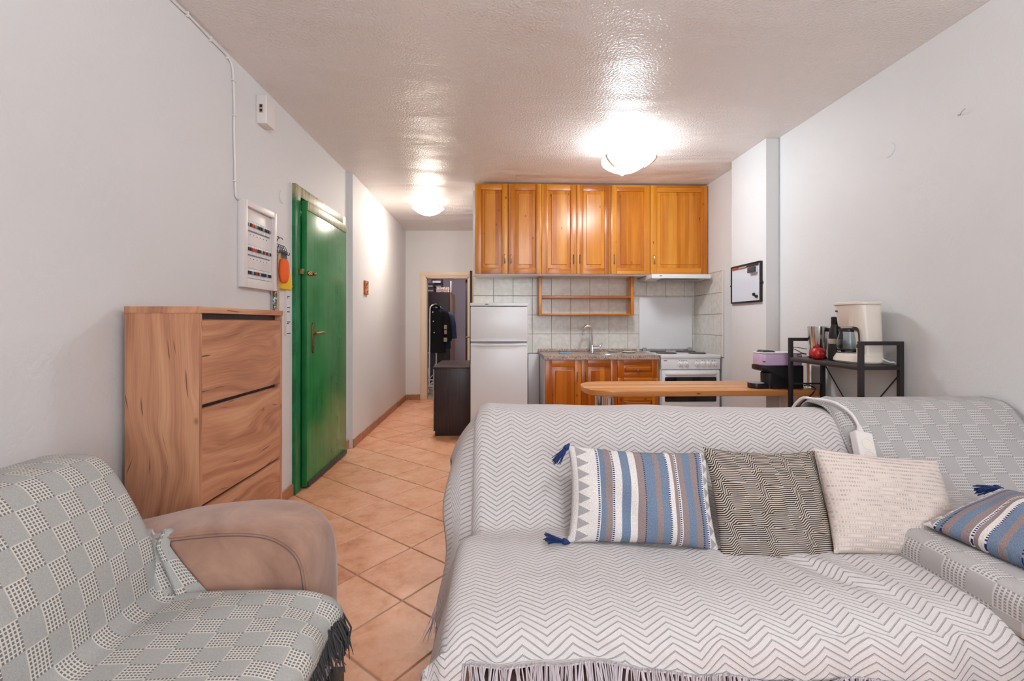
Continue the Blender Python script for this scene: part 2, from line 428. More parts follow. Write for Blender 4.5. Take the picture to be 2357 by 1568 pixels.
    def build(s, name, m, parent=None, smooth=35, at=None, flip=False, weld=False):
        me = bpy.data.meshes.new(name)
        if weld: bmesh.ops.remove_doubles(s.bm, verts=s.bm.verts, dist=1e-6)
        if flip: bmesh.ops.reverse_faces(s.bm, faces=s.bm.faces)
        if parent is not None: off = WL[parent.name]
        elif at is not None: off = Vector(at)
        else:
            vs = [v.co for v in s.bm.verts]
            off = Vector(((min(v.x for v in vs)+max(v.x for v in vs))/2, (min(v.y for v in vs)+max(v.y for v in vs))/2, min(v.z for v in vs)))
        bmesh.ops.translate(s.bm, verts=s.bm.verts, vec=-off)
        s.bm.to_mesh(me); s.bm.free()
        me.materials.append(M[m] if isinstance(m, str) else m)
        if smooth:
            me.shade_smooth(); me.set_sharp_from_angle(angle=math.radians(smooth))
        o = bpy.data.objects.new(name, me); C.objects.link(o)
        if parent is not None: o.parent = parent
        else: o.location = off
        WL[o.name] = off.copy()
        return o

def tag(o, label=None, cat=None, group=None, kind=None):
    if label: o['label'] = label
    if cat: o['category'] = cat
    if group: o['group'] = group
    if kind: o['kind'] = kind
    return o
def thing(name, loc, label, cat, group=None):
    o = bpy.data.objects.new(name, None); C.objects.link(o); o.empty_display_size = 0.1
    o.location = loc; WL[o.name] = Vector(loc)
    return tag(o, label, cat, group)
def struct(mb, name, m, label=None, at=None):
    o = mb.build(name, m, at=at); return tag(o, label, kind='structure')
def copy_tree(o, parent=None):
    c = o.copy(); C.objects.link(c); c.parent = parent
    for ch in o.children: copy_tree(ch, c)
    return c
def arc(cx, cy, r, a0, a1, n):
    return [(cx + r*math.cos(math.radians(a0+(a1-a0)*i/n)), cy + r*math.sin(math.radians(a0+(a1-a0)*i/n))) for i in range(n+1)]
def rrect(x0, x1, y0, y1, r, n=4):
    return arc(x1-r, y1-r, r, 0, 90, n)+arc(x0+r, y1-r, r, 90, 180, n)+arc(x0+r, y0+r, r, 180, 270, n)+arc(x1-r, y0+r, r, 270, 360, n)
def bez(pts, n=10):
    """Catmull-Rom through points"""
    P = [Vector(p) for p in pts]; P = [P[0]*2-P[1]] + P + [P[-1]*2-P[-2]]; out = []
    for i in range(1, len(P)-2):
        for k in range(n):
            t = k/n; a, b, c, d = P[i-1], P[i], P[i+1], P[i+2]
            out.append(0.5*((2*b) + (c-a)*t + (2*a-5*b+4*c-d)*t*t + (3*b-a-3*c+d)*t**3))
    return out + [P[-2]]

# ---------------------------------------------------------------- room shell
CH = 2.55; XL = -1.38; XH = -1.35; XR = 2.12; YK = 4.80; YE = 6.90; YF = -1.80; XKE = -0.25
fl = struct(MB().box(XL-.12, XR+.12, YF-.1, 9.5, -.12, -.004), 'floor', 'grout', 'floor of diagonal terracotta tiles with pale grout')
# diagonal tiles, each a piece
PT = .32; ang = math.radians(51); O0 = (-.645, 2.122)
e1 = (math.cos(ang)*PT, math.sin(ang)*PT); e2 = (math.sin(ang)*PT, -math.cos(ang)*PT)
def clip(poly, ax, val, keep_less):
    out = []
    for i in range(len(poly)):
        p, q = poly[i], poly[(i+1) % len(poly)]
        ip = (p[ax] <= val) == keep_less or p[ax] == val; iq = (q[ax] <= val) == keep_less or q[ax] == val
        if ip: out.append(p)
        if ip != iq:
            t = (val-p[ax])/(q[ax]-p[ax]); out.append((p[0]+(q[0]-p[0])*t, p[1]+(q[1]-p[1])*t))
    return out
g = .0035
def tile_poly(cx, cy, s):
    h = s/2; u = (e1[0]/PT*h, e1[1]/PT*h); v = (e2[0]/PT*h, e2[1]/PT*h)
    return [(cx+a*u[0]+c*v[0], cy+a*u[1]+c*v[1]) for a, c in ((-1,-1),(1,-1),(1,1),(-1,1))]
full = None; ntile = 0
for i in range(-16, 22):
    for j in range(-22, 16):
        cx = O0[0] + (i+.5)*e1[0] + (j+.5)*e2[0]; cy = O0[1] + (i+.5)*e1[1] + (j+.5)*e2[1]
        if cy < -0.2: continue
        P0 = tile_poly(cx, cy, PT-2*g); P = P0
        hall = cx < XKE and cy > YK-.3
        x1 = XKE if hall else XR; y1 = YE if hall else YK
        for ax, val, less in ((0, (XL if cy < 4.27 else XH)+.002, False), (0, x1, True), (1, y1, True)):
            if P: P = clip(P, ax, val, less)
        if len(P) < 3: continue
        ar = abs(sum(P[k][0]*P[(k+1) % len(P)][1]-P[(k+1) % len(P)][0]*P[k][1] for k in range(len(P))))/2
        if ar < 4e-4: continue
        if P == P0:
            if full is None:
                Q = tile_poly(0, 0, PT-2*g)
                full = MB().prism(Q, 'xy', -.006, 0.0, bev=.0025, seg=1).build('floor_tile', 'tile_floor', at=(0,0,0))
                o = full
            else:
                o = full.copy(); C.objects.link(o)
            o.parent = fl; o.location = Vector((cx, cy, 0)) - WL['floor']
        else:
            o = MB().prism(P, 'xy', -.006, 0.0, bev=.0015, seg=1).build('floor_tile', 'tile_floor', fl)
        ntile += 1
# walls
mb = MB(); mb.box(XL-.12, XL, YF, 3.14, 0, CH); mb.box(XL-.12, XL, 4.13, 4.27, 0, CH); mb.box(XL-.12, XL, 3.14, 4.13, 2.09, CH)
wl = struct(mb, 'wall_left', 'wall', 'pale plastered wall on the left with the green door in it')
wh = struct(MB().poly([(XL-.12,4.27,0),(XH+.015,4.27,0),(XH-.02,YE,0),(XL-.12,YE,0),(XL-.12,4.27,CH),(XH+.015,4.27,CH),(XH-.02,YE,CH),(XL-.12,YE,CH)],
    [(0,3,2,1),(4,5,6,7),(0,1,5,4),(1,2,6,5),(2,3,7,6),(3,0,4,7)]), 'wall_hall_left', 'wall', 'long pale wall of the narrow hall')
DX0, DX1, DZ = -1.065, -.425, 1.845
mb = MB(); mb.box(XL-.12, DX0, YE, YE+.12, 0, CH); mb.box(DX1, .6, YE, YE+.12, 0, CH); mb.box(DX0, DX1, YE, YE+.12, DZ, CH)
we = struct(mb, 'wall_hall_end', 'wall', 'end wall of the hall around the bedroom doorway')
wk = struct(MB().box(XKE, XR, YK, YK+.12, 0, CH), 'wall_kitchen', 'wall', 'kitchen wall behind the cabinets with cream tiles')
wr = struct(MB().box(XR, XR+.12, YF, YK+.12, 0, CH), 'wall_right', 'wall', 'plain white wall on the right')
struct(MB().box(2.02, XR, 3.345, 3.845, 0, CH, .004), 'trim_1', 'wall', 'white plastered pillar standing out of the right wall')
mb = MB(); mb.box(XL-.12, -.45, YF-.12, YF, 0, CH); mb.box(1.55, XR+.12, YF-.12, YF, 0, CH)
mb.box(-.45, 1.55, YF-.12, YF, 0, .85); mb.box(-.45, 1.55, YF-.12, YF, 2.25, CH)
struct(mb, 'wall_front', 'wall', 'wall behind the camera with the assumed window')
mb = MB(); mb.box(-.45,-.39,YF-.1,YF-.04,.85,2.25); mb.box(1.49,1.55,YF-.1,YF-.04,.85,2.25); mb.box(-.39,1.49,YF-.1,YF-.04,.85,.91); mb.box(-.39,1.49,YF-.1,YF-.04,2.19,2.25); mb.box(.52,.58,YF-.1,YF-.04,.91,2.19)
assumed_win = struct(mb, 'assumed_window_1', 'white_soft', 'assumed white framed window behind the camera')  # unseen window, assumed and added to go with the light from behind
for xa, xb in ((-.39,.52),(.58,1.49)): MB().box(xa, xb, YF-.075, YF-.07, .91, 2.19).build('pane', 'glass', assumed_win)
mb = MB(); mb.box(XL-.12, XR+.12, YF-.12, YK+.12, CH, CH+.12); mb.box(XL-.12, .6, YK+.12, YE+.12, CH, CH+.12)
struct(mb, 'ceiling', 'ceiling', 'low textured plaster ceiling')
# bedroom behind the doorway
mb = MB(); mb.box(-2.1, -2.0, YE+.12, 9.5, 0, CH); mb.box(.5, .6, YK+.12, 9.5, 0, CH); mb.box(-2.1, .6, 9.4, 9.5, 0, CH); mb.box(-2.1, XL-.12, YE, YE+.12, 0, CH)
struct(mb, 'wall_bedroom', 'lilac', 'lilac walls of the bedroom past the doorway')
struct(MB().box(-2.1, .6, YE+.12, 9.5, CH, CH+.1), 'ceiling_bedroom', 'ceiling', 'bedroom ceiling')
# bedroom door frame (architrave)
mb = MB()
for a, c in ((DX0-.085, DX0), (DX1, DX1+.06)):
    mb.box(a, c, YE-.018, YE, 0, DZ+.085, .004); mb.box(a+.02, c-.015, YE-.026, YE-.018, 0, DZ+.06, .003)
mb.box(DX0-.085, DX1+.06, YE-.019, YE, DZ, DZ+.085, .004); mb.box(DX0-.06, DX1+.04, YE-.027, YE-.018, DZ+.02, DZ+.065, .003)
mb.box(DX0, DX0+.015, YE-.01, YE+.12, 0, DZ); mb.box(DX1-.015, DX1, YE-.01, YE+.12, 0, DZ); mb.box(DX0, DX1, YE-.01, YE+.12, DZ-.015, DZ)
struct(mb, 'trim_2', 'cream_wood', 'cream wooden frame around the bedroom doorway')
d2 = struct(MB().box(DX1-.055, DX1-.018, YE+.13, YE+.80, .01, DZ-.02, .003), 'door_2', 'wenge', 'dark brown bedroom door standing open')
mb = MB(); mb.box(DX1-.066, DX1-.055, YE+.66, YE+.71, .93, 1.16, .003); mb.tube([(DX1-.06,YE+.685,1.08),(DX1-.1,YE+.685,1.08),(DX1-.105,YE+.56,1.08)], .009)
mb.build('door_handle', 'brass', d2)
MB().box(DX1-.0565, DX1-.055, YE+.2, YE+.5, 1.55, 1.75).build('poster', 'box_plum', d2)
# second hall door, seen edge-on beside the kitchen wall
d3 = struct(MB().box(-.292, -.258, 4.97, 5.58, .01, 1.73, .003), 'door_3', 'wenge', 'dark door standing open edge-on beside the fridge')
mb = MB(); mb.tube([(-.292,5.06,1.0),(-.33,5.06,1.0),(-.335,5.17,1.0)], .008); mb.build('door_handle', 'brass', d3)
struct(MB().box(-.262, -.248, 4.925, 4.965, 0, 1.85, .002), 'trim_3', 'cream_wood', 'cream door trim at the end of the kitchen wall')
# skirting tiles
def skirting(name, label, segs, axis):
    o = None
    for (a, b, fixed0, fixed1, nx) in segs:
        L = b-a; n = max(1, round(L/.33)); st = L/n
        for k in range(n):
            y0 = a+k*st+.0015; y1 = a+(k+1)*st-.0015
            if axis == 'y':
                xa = fixed0 + (fixed1-fixed0)*(k*st)/L; xb = fixed0 + (fixed1-fixed0)*((k+1)*st)/L
                P = [(xa, y0), (xa+nx, y0), (xb+nx, y1), (xb, y1)]
            else: P = [(y0, fixed0), (y1, fixed0), (y1, fixed0+nx), (y0, fixed0+nx)]
            if o is None:
                o = struct(MB().prism([(p[0], p[1]) for p in P], 'xy', 0.001, .078), name, 'skirt', label)
            else: MB().prism(P, 'xy', 0.001, .078, .002, seg=1).build('skirting_tile', 'skirt', o)
skirting('baseboard_left', 'terracotta skirting tiles along the left wall', [(YF+.02, 3.12, XL, XL, .011), (4.16, 4.268, XL, XL, .011)], 'y')
skirting('baseboard_hall', 'terracotta skirting tiles along the hall wall', [(4.27, YE-.012, XH+.015, XH-.02, .011)], 'y')
skirting('baseboard_end', 'short terracotta skirting beside the bedroom doorway', [(XH-.008, DX0-.087, YE, YE, -.011)], 'x')
# kitchen tiles, one by one
zl = [.841, 1.043, 1.245, 1.447, 1.649]; xs = [XKE+.004, -.032] + [.173+.2035*k for k in range(10)]
xs = [x for x in xs if x < 2.08] + [XR-.001]
MB().box(XKE+.002, XR, YK-.004, YK, .835, 1.655).build('grout_bed', 'grout_wall', wk)
cache = {}
def wall_tile(par, key, mk, loc):
    if key in cache: o = cache[key].copy(); C.objects.link(o)
    else:
        o = mk().build('tile', 'tile_wall', at=(0,0,0)); cache[key] = o
    o.parent = par; o.location = Vector(loc) - WL[par.name]
for a, c in zip(xs, xs[1:]):
    for z0, z1 in zip(zl, zl[1:]):
        W = c-a-.004; Hh = z1-z0-.004
        wall_tile(wk, ('k', round(W,3)), lambda: MB().box(-W/2, W/2, -.009, 0, -Hh/2, Hh/2, .0015, seg=1), ((a+c)/2, YK, (z0+z1)/2))
YT0 = 4.17
MB().box(XR-.004, XR, YT0, YK, .835, 1.655).build('grout_bed', 'grout_wall', wr)
ys = [YK-.009, 4.62, 4.418, 4.216, YT0+.012]
for a, c in zip(ys, ys[1:]):
    for z0, z1 in zip(zl, zl[1:]):
        W = a-c-.004; Hh = z1-z0-.004
        wall_tile(wr, ('r', round(W,3)), lambda: MB().box(-.009, 0, -W/2, W/2, -Hh/2, Hh/2, .0015, seg=1), (XR, (a+c)/2, (z0+z1)/2))
mb = MB(); mb.box(XR-.011, XR, YT0, YT0+.011, .841, 1.655, .002)
mb.build('tile_trim', 'white_soft', wr)
# white boxed-in pipes left of the worktop
struct(MB().box(.33, .444, 4.72, YK-.012, 0, .835, .003), 'trim_4', 'white_soft', 'white boxed pipe casing between fridge and worktop')
# round blind covers on the walls
mb = MB(); mb.tube([(XL, 2.982, 1.975), (XL+.004, 2.982, 1.975)], .042, 28)
tag(mb.build('blank_wall_plate', 'wall'), 'round white blank cover on the left wall above the strip', 'wall plate')
mb = MB(); mb.tube([(XR, 2.392, 2.10), (XR-.003, 2.392, 2.10)], .04, 28)
tag(mb.build('blank_wall_plate', 'wall'), 'faint round white cover high on the right wall', 'wall plate')
mb = MB(); mb.tube(bez([(XR-.001, 2.02, 2.12), (XR-.012, 2.00, 2.112), (XR-.02, 1.985, 2.118), (XR-.014, 1.975, 2.128)], 4), .0018, 6)
tag(mb.build('wall_hook', 'grey'), 'tiny bent nail high on the right wall', 'nail')

# ---------------------------------------------------------------- green entrance door
dr = MB()
dr.box(XL-.10, XL+.022, 3.12, 3.205, 0, 2.11, .004); dr.box(XL-.10, XL+.022, 4.075, 4.16, 0, 2.11, .004); dr.box(XL-.10, XL+.022, 3.205, 4.075, 2.035, 2.11, .004)
dr.box(XL-.10, XL-.06, 3.2, 4.08, 0.0, 2.04)
d1 = struct(dr, 'door_1', 'green_worn', 'green painted entrance door in a worn green frame')
leaf = MB().box(XL+.012, XL+.052, 3.235, 4.07, .012, 2.022, .004).build('door_leaf', 'green', d1)
mb = MB(); mb.box(XL+.052, XL+.056, 3.24, 4.065, 1.955, 2.02, .001); mb.build('top_bead', 'olive', d1)
MB().box(XL+.052, XL+.062, 3.24, 4.06, .012, .045, .003).build('kick_strip', 'dark_shelf', d1)
xl = XL+.052
mb = MB(); mb.prism(rrect(3.318, 3.348, .945, 1.165, .014), 'yz', xl, xl+.008, .002); mb.tube([(xl,3.333,.99),(xl+.011,3.333,.99)], .008, 12)
hp = mb.build('handle_plate', 'brass_dull', d1)
mb = MB(); mb.tube([(xl,3.333,1.09),(xl+.03,3.333,1.09)], .013, 14); mb.tube(bez([(xl+.028,3.333,1.09),(xl+.046,3.345,1.09),(xl+.05,3.40,1.09),(xl+.045,3.45,1.088)], 6), .0085, 12)
mb.build('lever', 'brass', hp)
mb = MB(); mb.box(xl, xl+.012, 3.25, 3.34, 1.50, 1.53, .004); mb.box(XL+.022, XL+.05, 3.17, 3.2, 1.497, 1.535, .004); mb.ball((xl+.02, 3.325, 1.515), .012)
for k in range(6): mb.ball((xl+.012, 3.225+k*.011, 1.51+.006*math.sin(k*2)), .008, 8, 6)
mb.build('chain_lock', 'brass', d1)

# ---------------------------------------------------------------- left wall fittings
# white cable along ceiling and wall
pts = [(XL+.006, 1.5, 2.537), (XL+.006, 1.98, 2.533), (XL+.006, 2.08, 2.537), (XL+.006, 2.235, 2.530), (XL+.006, 2.36, 2.527), (XL+.006, 2.408, 2.505), (XL+.006, 2.422, 2.455),
       (XL+.006, 2.432, 2.30), (XL+.006, 2.430, 2.17), (XL+.006, 2.438, 2.0), (XL+.006, 2.443, 1.86), (XL+.006, 2.452, 1.828), (XL+.006, 2.478, 1.822)]
cab = thing('surface_cable', (XL, 2.43, 1.83), 'white cable clipped along the ceiling edge down to the fuse box', 'cable')
MB().tube(bez(pts, 6), .0055, 10).build('cable', 'white_soft', cab)
for y, z, vert in ((2.07,2.537,0),(2.235,2.53,0),(2.37,2.525,0),(2.425,2.43,1),(2.431,2.25,1),(2.441,1.91,1)):
    mb = MB()
    if vert: mb.box(XL, XL+.013, y-.012, y+.012, z-.004, z+.004, .002)
    else: mb.box(XL, XL+.013, y-.004, y+.004, z-.012, z+.012, .002)
    mb.build('clip', 'white_soft', cab)
# fuse box
py0, py1, pz0, pz1 = 2.475, 2.835, 1.357, 1.832
fb = thing('fuse_box', (XL, 2.655, pz0), 'white open fuse box with three rows of breakers on the left wall', 'fuse box')
mb = MB(); D = .035
mb.box(XL, XL+D, py0, py0+.035, pz0, pz1, .003); mb.box(XL, XL+D, py1-.03, py1, pz0, pz1, .003)
mb.box(XL, XL+D, py0+.035, py1-.03, pz0, pz0+.05, .003); mb.box(XL, XL+D, py0+.035, py1-.03, pz1-.035, pz1, .003)
mb.box(XL, XL+.008, py0+.03, py1-.03, pz0+.05, pz1-.03)
mb.build('housing', 'white_soft', fb)
mb = MB(); mb.box(XL+.008, XL+.016, py0+.034, py1-.031, pz0+.049, pz1-.036, .001); mb.build('cover', 'white_soft', fb)
for ri, rz in enumerate((1.70, 1.567, 1.437)):
    mb = MB(); mb.box(XL+.014, XL+.018, py0+.042, py1-.055, rz-.032, rz+.03, .001)
    row = mb.build('breaker_row', 'grey', fb)
    n = 13; y0 = py0+.046; st = (py1-.06-y0)/n
    for k in range(n):
        mb = MB(); mb.box(XL+.018, XL+.024, y0+k*st+.001, y0+(k+1)*st-.001, rz-.026, rz+.026, .001); mb.build('breaker', 'paper', row)
        sw = 'red' if (ri, k) in ((0,2),(0,3),(1,2),(1,3),(1,4),(1,9),(2,4)) else ('ink' if (k*7+ri*3) % 4 else 'grey')
        mb = MB(); mb.box(XL+.024, XL+.032, y0+k*st+.004, y0+(k+1)*st-.004, rz-.006, rz+.012, .001); mb.build('switch', sw, row)
    mb = MB(); mb.box(XL+.016, XL+.0165, py0+.045, py1-.06, rz-.056, rz-.042)
    lab = mb.build('label_strip', 'paper', fb)
    mb = MB()
    for k in range(7): mb.box(XL+.0165, XL+.0168, py0+.05+k*.036, py0+.06+k*.036, rz-.05, rz-.046)
    mb.build('lettering', 'ink', lab)['kind'] = 'stuff'
# siren box
sx = XL+.055
al = thing('alarm_siren', (XL, 2.72, 2.31), 'small white alarm box high on the left wall', 'alarm')
MB().prism([(XL, 2.667), (sx-.006, 2.667), (sx, 2.672), (sx, 2.765), (XL, 2.765)], 'xy', 2.315, 2.478, .003).build('casing', 'white_soft', al)
mb = MB(); mb.box(XL+.014, XL+.036, 2.664, 2.668, 2.375, 2.425, .001); w2 = mb.build('sensor_window', 'beige', al)
mb = MB(); mb.box(XL+.018, XL+.032, 2.6625, 2.665, 2.405, 2.42); mb.box(XL+.018, XL+.032, 2.6625, 2.665, 2.38, 2.395); mb.build('lens', 'ink', w2)
# key hooks and the things hanging from them
kr = thing('key_hook', (XL, 2.880, 1.60), 'wire key hook rack screwed to the wall beside the green door', 'hook rack')
mb = MB(); mb.box(XL, XL+.006, 2.825, 2.970, 1.575, 1.60, .002); mb.build('backplate', 'grey', kr)
for k, y in enumerate((2.840, 2.870, 2.900, 2.930, 2.960)):
    MB().tube(bez([(XL+.005, y, 1.60), (XL+.012, y, 1.64), (XL+.02, y, 1.655), (XL+.035, y, 1.63), (XL+.04, y, 1.60), (XL+.052, y, 1.595), (XL+.056, y, 1.61)], 4), .0024, 6).build('hook', 'dark_grey', kr)
for s in (-1, 0, 1):
    MB().tube(bez([(XL+.004, 2.885, 1.60), (XL+.006, 2.885, 1.66), (XL+.008, 2.885+.025*s, 1.695), (XL+.02, 2.885+.04*s, 1.70), (XL+.026, 2.885+.045*s, 1.69)], 4), .0026, 6).build('hook', 'dark_grey', kr)
for k in range(5):
    mb = MB(); y = 2.895+k*.017; x = XL+.03
    mb.tube([(x, y, 1.612), (x+.003, y+.004, 1.57-.008*(k % 2))], .004, 6); mb.tube([(x+.01*math.cos(a), y, 1.612+.01*math.sin(a)) for a in [i*PI/5 for i in range(10)]], .0018, 6, closed=True)
    tag(mb.build('key', 'dark_grey'), ['metal key nearest the fuse box on the wire hook rack', 'second metal key from the fuse box on the hook rack', 'middle metal key of five on the wire hook rack', 'second metal key from the green door on the hook rack', 'metal key nearest the green door on the hook rack'][k], 'key', 'keys on the hook rack')
mb = MB(); c = (XL+.05, 2.895, 1.49)
mb.rings([[(c[0]+.028*math.cos(a)*q, c[1]+.046*math.sin(a)*q, c[2]+z) for a in [2*PI*k/20 for k in range(20)]] for q, z in ((.3,.075),(.7,.068),(.95,.04),(1.0,0),(.92,-.035),(.7,-.065),(.35,-.078))])
tag(mb.build('bath_sponge', 'orange', smooth=60), 'orange oval bath sponge hanging by the green door', 'sponge')
mb = MB()
mb.prism([(2.875,1.575),(2.935,1.575),(3.010,1.53),(3.040,1.47),(3.065,1.40),(3.040,1.375),(2.900,1.38),(2.880,1.45)], 'yz', XL+.006, XL+.03, .008, seg=3)
tag(mb.build('bath_mitt', 'yellow', smooth=60), 'yellow scrubbing mitt hanging behind the orange sponge', 'mitt')
mb = MB(); mb.tube(bez([(XL+.02, 2.835, 1.60), (XL+.018, 2.838, 1.5), (XL+.02, 2.832, 1.38), (XL+.02, 2.830, 1.24), (XL+.02, 2.840, 1.23), (XL+.022, 2.848, 1.36), (XL+.02, 2.845, 1.6)], 10), .0075, 8)
tag(mb.build('bead_lanyard', 'beads'), 'teal and white beaded lanyard hanging above the oak chest', 'lanyard')
mb = MB()
mb.box(XL+.01, XL+.014, 2.812, 2.828, 1.34, 1.60, .001)
tag(mb.build('lanyard_strap', 'beige'), 'narrow printed strap hanging next to the fuse box', 'strap')
mb = MB()
for k in range(3): mb.tube(bez([(XL+.03, 2.870+k*.008, 1.60), (XL+.02, 2.865+k*.012, 1.40), (XL+.015, 2.870+k*.013, 1.16)], 6), .0045, 6)
tag(mb.build('wooden_shoehorn', 'beige'), 'bundle of pale wooden sticks hanging beside the beaded lanyard', 'stick')
sp = thing('notice_strip', (XL, 3.06, 1.08), 'tall narrow white notice taped beside the green door frame', 'notice')
MB().box(XL, XL+.002, 3.022, 3.098, 1.08, 1.53).build('sheet', 'paper', sp)
mb = MB()
for z, w0 in ((1.47,.02),(1.335,.05),(1.325,.03),(1.262,.055),(1.233,.05),(1.166,.055),(1.155,.035),(1.09,.06)): mb.box(XL+.002, XL+.0025, 3.03, 3.03+w0, z, z+.006)
mb.build('lettering', 'ink', sp)['kind'] = 'stuff'
mb = MB(); mb.box(XL, XL+.012, 3.012, 3.020, 1.08, 1.60, .002); tag(mb.build('cable_duct', 'white_soft'), 'thin white cable duct beside the notice strip', 'duct')
# icon on hall wall
ic = thing('icon_plaque', (XH+.005, 4.70, 1.44), 'small wooden plaque with painted figures on the hall wall', 'plaque')
MB().box(XH+.008, XH+.024, 4.635, 4.765, 1.45, 1.59, .002).build('wood_block', 'pine_dark', ic)
MB().box(XH+.024, XH+.0255, 4.645, 4.755, 1.46, 1.58).build('picture', 'icon', ic)

# ---------------------------------------------------------------- oak shoe cabinet
x0, x1, y0, y1, zt = -1.352, -1.085, 1.70, 2.345, 1.225
ch = thing('shoe_cabinet', ((x0+x1)/2, (y0+y1)/2, 0), 'tall oak shoe cabinet with three tilt-out fronts by the left wall', 'cabinet')
MB().box(x0, x1-.002, y0, y0+.018, 0, zt-.024, .001, 'z').build('side_panel', 'oak', ch)
MB().box(x0, x1-.002, y1-.018, y1, 0, zt-.024, .001, 'z').build('side_panel', 'oak', ch)
MB().box(x0, x1+.002, y0-.002, y1+.002, zt-.024, zt, .001, 'y').build('top_panel', 'oak', ch)
MB().box(x0, x0+.006, y0+.018, y1-.018, .04, zt-.024).build('back_panel', 'oak', ch)
MB().box(x0+.01, x1-.05, y0+.018, y1-.018, .02, .06).build('plinth', 'wenge', ch)
for z0, z1 in ((.065, .475), (.49, .845), (.862, 1.178)):
    MB().prism([(x1-.025, z0), (x1-.004, z0), (x1-.004, z1-.004), (x1-.012, z1), (x1-.025, z1)], 'xz', y0+.02, y1-.02, 0, 'y').build('flap_front', 'oak', ch)
for z in (.482, .853, 1.188): MB().box(x1-.05, x1-.03, y0+.018, y1-.018, z-.02, z+.012).build('recess', 'wenge', ch)

# ---------------------------------------------------------------- kitchen units
def curved_handle(par, x, y, z0, z1, m='brass', out=.022):
    MB().tube(bez([(x, y, z0), (x, y-out*.7, z0+.006), (x, y-out, (z0+z1)/2), (x, y-out*.7, z1-.006), (x, y, z1)], 5), .0042, 8).build('handle', m, par)
def cab_door(par, xa, xb, za, zb, yf, m, hx=None, hz=None, hm='brass', knob=False, name='door', sw=.055):
    mb = MB(); t = .02
    mb.box(xa, xa+sw, yf, yf+t, za, zb, .0025, 'z'); mb.box(xb-sw, xb, yf, yf+t, za, zb, .0025, 'z')
    rw = min(sw, (zb-za)*.28)
    mb.box(xa+sw, xb-sw, yf+.0008, yf+t, za, za+rw, .0025, 'x'); mb.box(xa+sw, xb-sw, yf+.0008, yf+t, zb-rw, zb, .0025, 'x')
    d = mb.build(name, m, par)
    a, c, e, f = xa+sw, xb-sw, za+rw, zb-rw; k = min(.034, (f-e)*.22, (c-a)*.25)
    mb = MB(); g0 = yf+.0165; g1 = yf+.003
    g = 'z' if (zb-za) > (xb-xa)*.7 else 'x'
    v = [(a,g0,e),(c,g0,e),(c,g0,f),(a,g0,f),(a+k,g1+.0075,e+k),(c-k,g1+.0075,e+k),(c-k,g1+.0075,f-k),(a+k,g1+.0075,f-k),
         (a+k+.003,g1,e+k+.003),(c-k-.003,g1,e+k+.003),(c-k-.003,g1,f-k-.003),(a+k+.003,g1,f-k-.003),(a,yf+t,e),(c,yf+t,e),(c,yf+t,f),(a,yf+t,f)]
    fs = [(8,9,10,11)]
    for A, B in ((0,4),(4,8)):
        for i in range(4): j = (i+1) % 4; fs.append((A+i, A+j, B+j, B+i))
    for i in range(4): j = (i+1) % 4; fs.append((12+i, 12+j, j, i))
    mb.poly(v, fs, g); mb.build('raised_panel', m, d)
    if hx is not None:
        if knob: MB().rings([[(hx+r*math.cos(2*PI*q/14), yf-y, hz+r*math.sin(2*PI*q/14)) for q in range(14)] for r, y in ((.005,0),(.005,.01),(.012,.014),(.013,.02),(.009,.025))]).build('knob', hm, d)
        else: curved_handle(d, hx, yf, hz, hz+.085, hm)
    return d
UY = 4.48; uz0, uz1 = 1.645, 2.533
ux = [-.213, .115, .446, .795, 1.134, 1.531, 2.112]
def upper(xa, xb, doors, label):
    t = thing('wall_cabinet', ((xa+xb)/2, 4.64, uz0), label, 'cabinet', 'pine wall cabinets over the worktop')
    MB().box(xa, xb, UY+.021, YK-.011, uz0-.012, uz1, .001).build('body', 'white_soft', t); MB().box(xa+.004, xb-.004, UY+.0195, UY+.0209, uz0+.004, uz1-.004).build('gap_shade_sheet', 'wenge', t)  # dark sheet behind the doors stands in for shade in the gaps
    for (a, c, hx) in doors: cab_door(t, a+.0022, c-.0022, uz0, uz1, UY, 'pine', hx, uz0+.105, sw=.06 if c-a < .5 else .065)
upper(ux[0], ux[2], [(ux[0], ux[1], ux[1]-.035), (ux[1], ux[2], ux[1]+.028)], 'leftmost pine wall cabinet with two doors, above the fridge')
upper(ux[2], ux[4], [(ux[2], ux[3], ux[3]-.033), (ux[3], ux[4], ux[3]+.03)], 'two-door pine wall cabinet above the open wooden shelf')
upper(ux[4], ux[5], [(ux[4], ux[5], ux[4]+.033)], 'single-door pine wall cabinet left of the one over the hood')
upper(ux[5], ux[6], [(ux[5], ux[6], ux[5]+.035)], 'widest pine wall cabinet, over the cooker hood')
# hood
hd = thing('cooker_hood', (1.8, 4.6, 1.56), 'slim white cooker hood under the widest pine cabinet', 'cooker hood')
MB().prism([(4.36, 1.632), (YK-.012, 1.632), (YK-.012, 1.60), (4.60, 1.585), (4.36, 1.597)], 'yz', 1.50, 2.075, .003).build('body', 'white', hd)
MB().box(1.50, 2.075, 4.345, 4.36, 1.592, 1.633, .004).build('front_strip', 'white', hd)
MB().box(1.62, 1.98, 4.40, 4.57, 1.583, 1.590).build('filter', 'grey', hd)
MB().box(1.575, 1.600, 4.3435, 4.345, 1.612, 1.618).build('lettering', 'ink', hd)
# open shelf
os_ = thing('open_shelf', (.92, 4.7, 1.25), 'open pine shelf with two boards hung under the wall cabinets', 'shelf')
for a, c in ((.432, .462), (1.378, 1.41)): MB().box(a, c, 4.62, YK-.011, 1.238, 1.63, .002, 'z').build('side_board', 'pine', os_)
for z in (1.425, 1.246): MB().box(.462, 1.378, 4.62, YK-.011, z-.009, z+.009, .002, 'x').build('shelf_board', 'pine', os_)
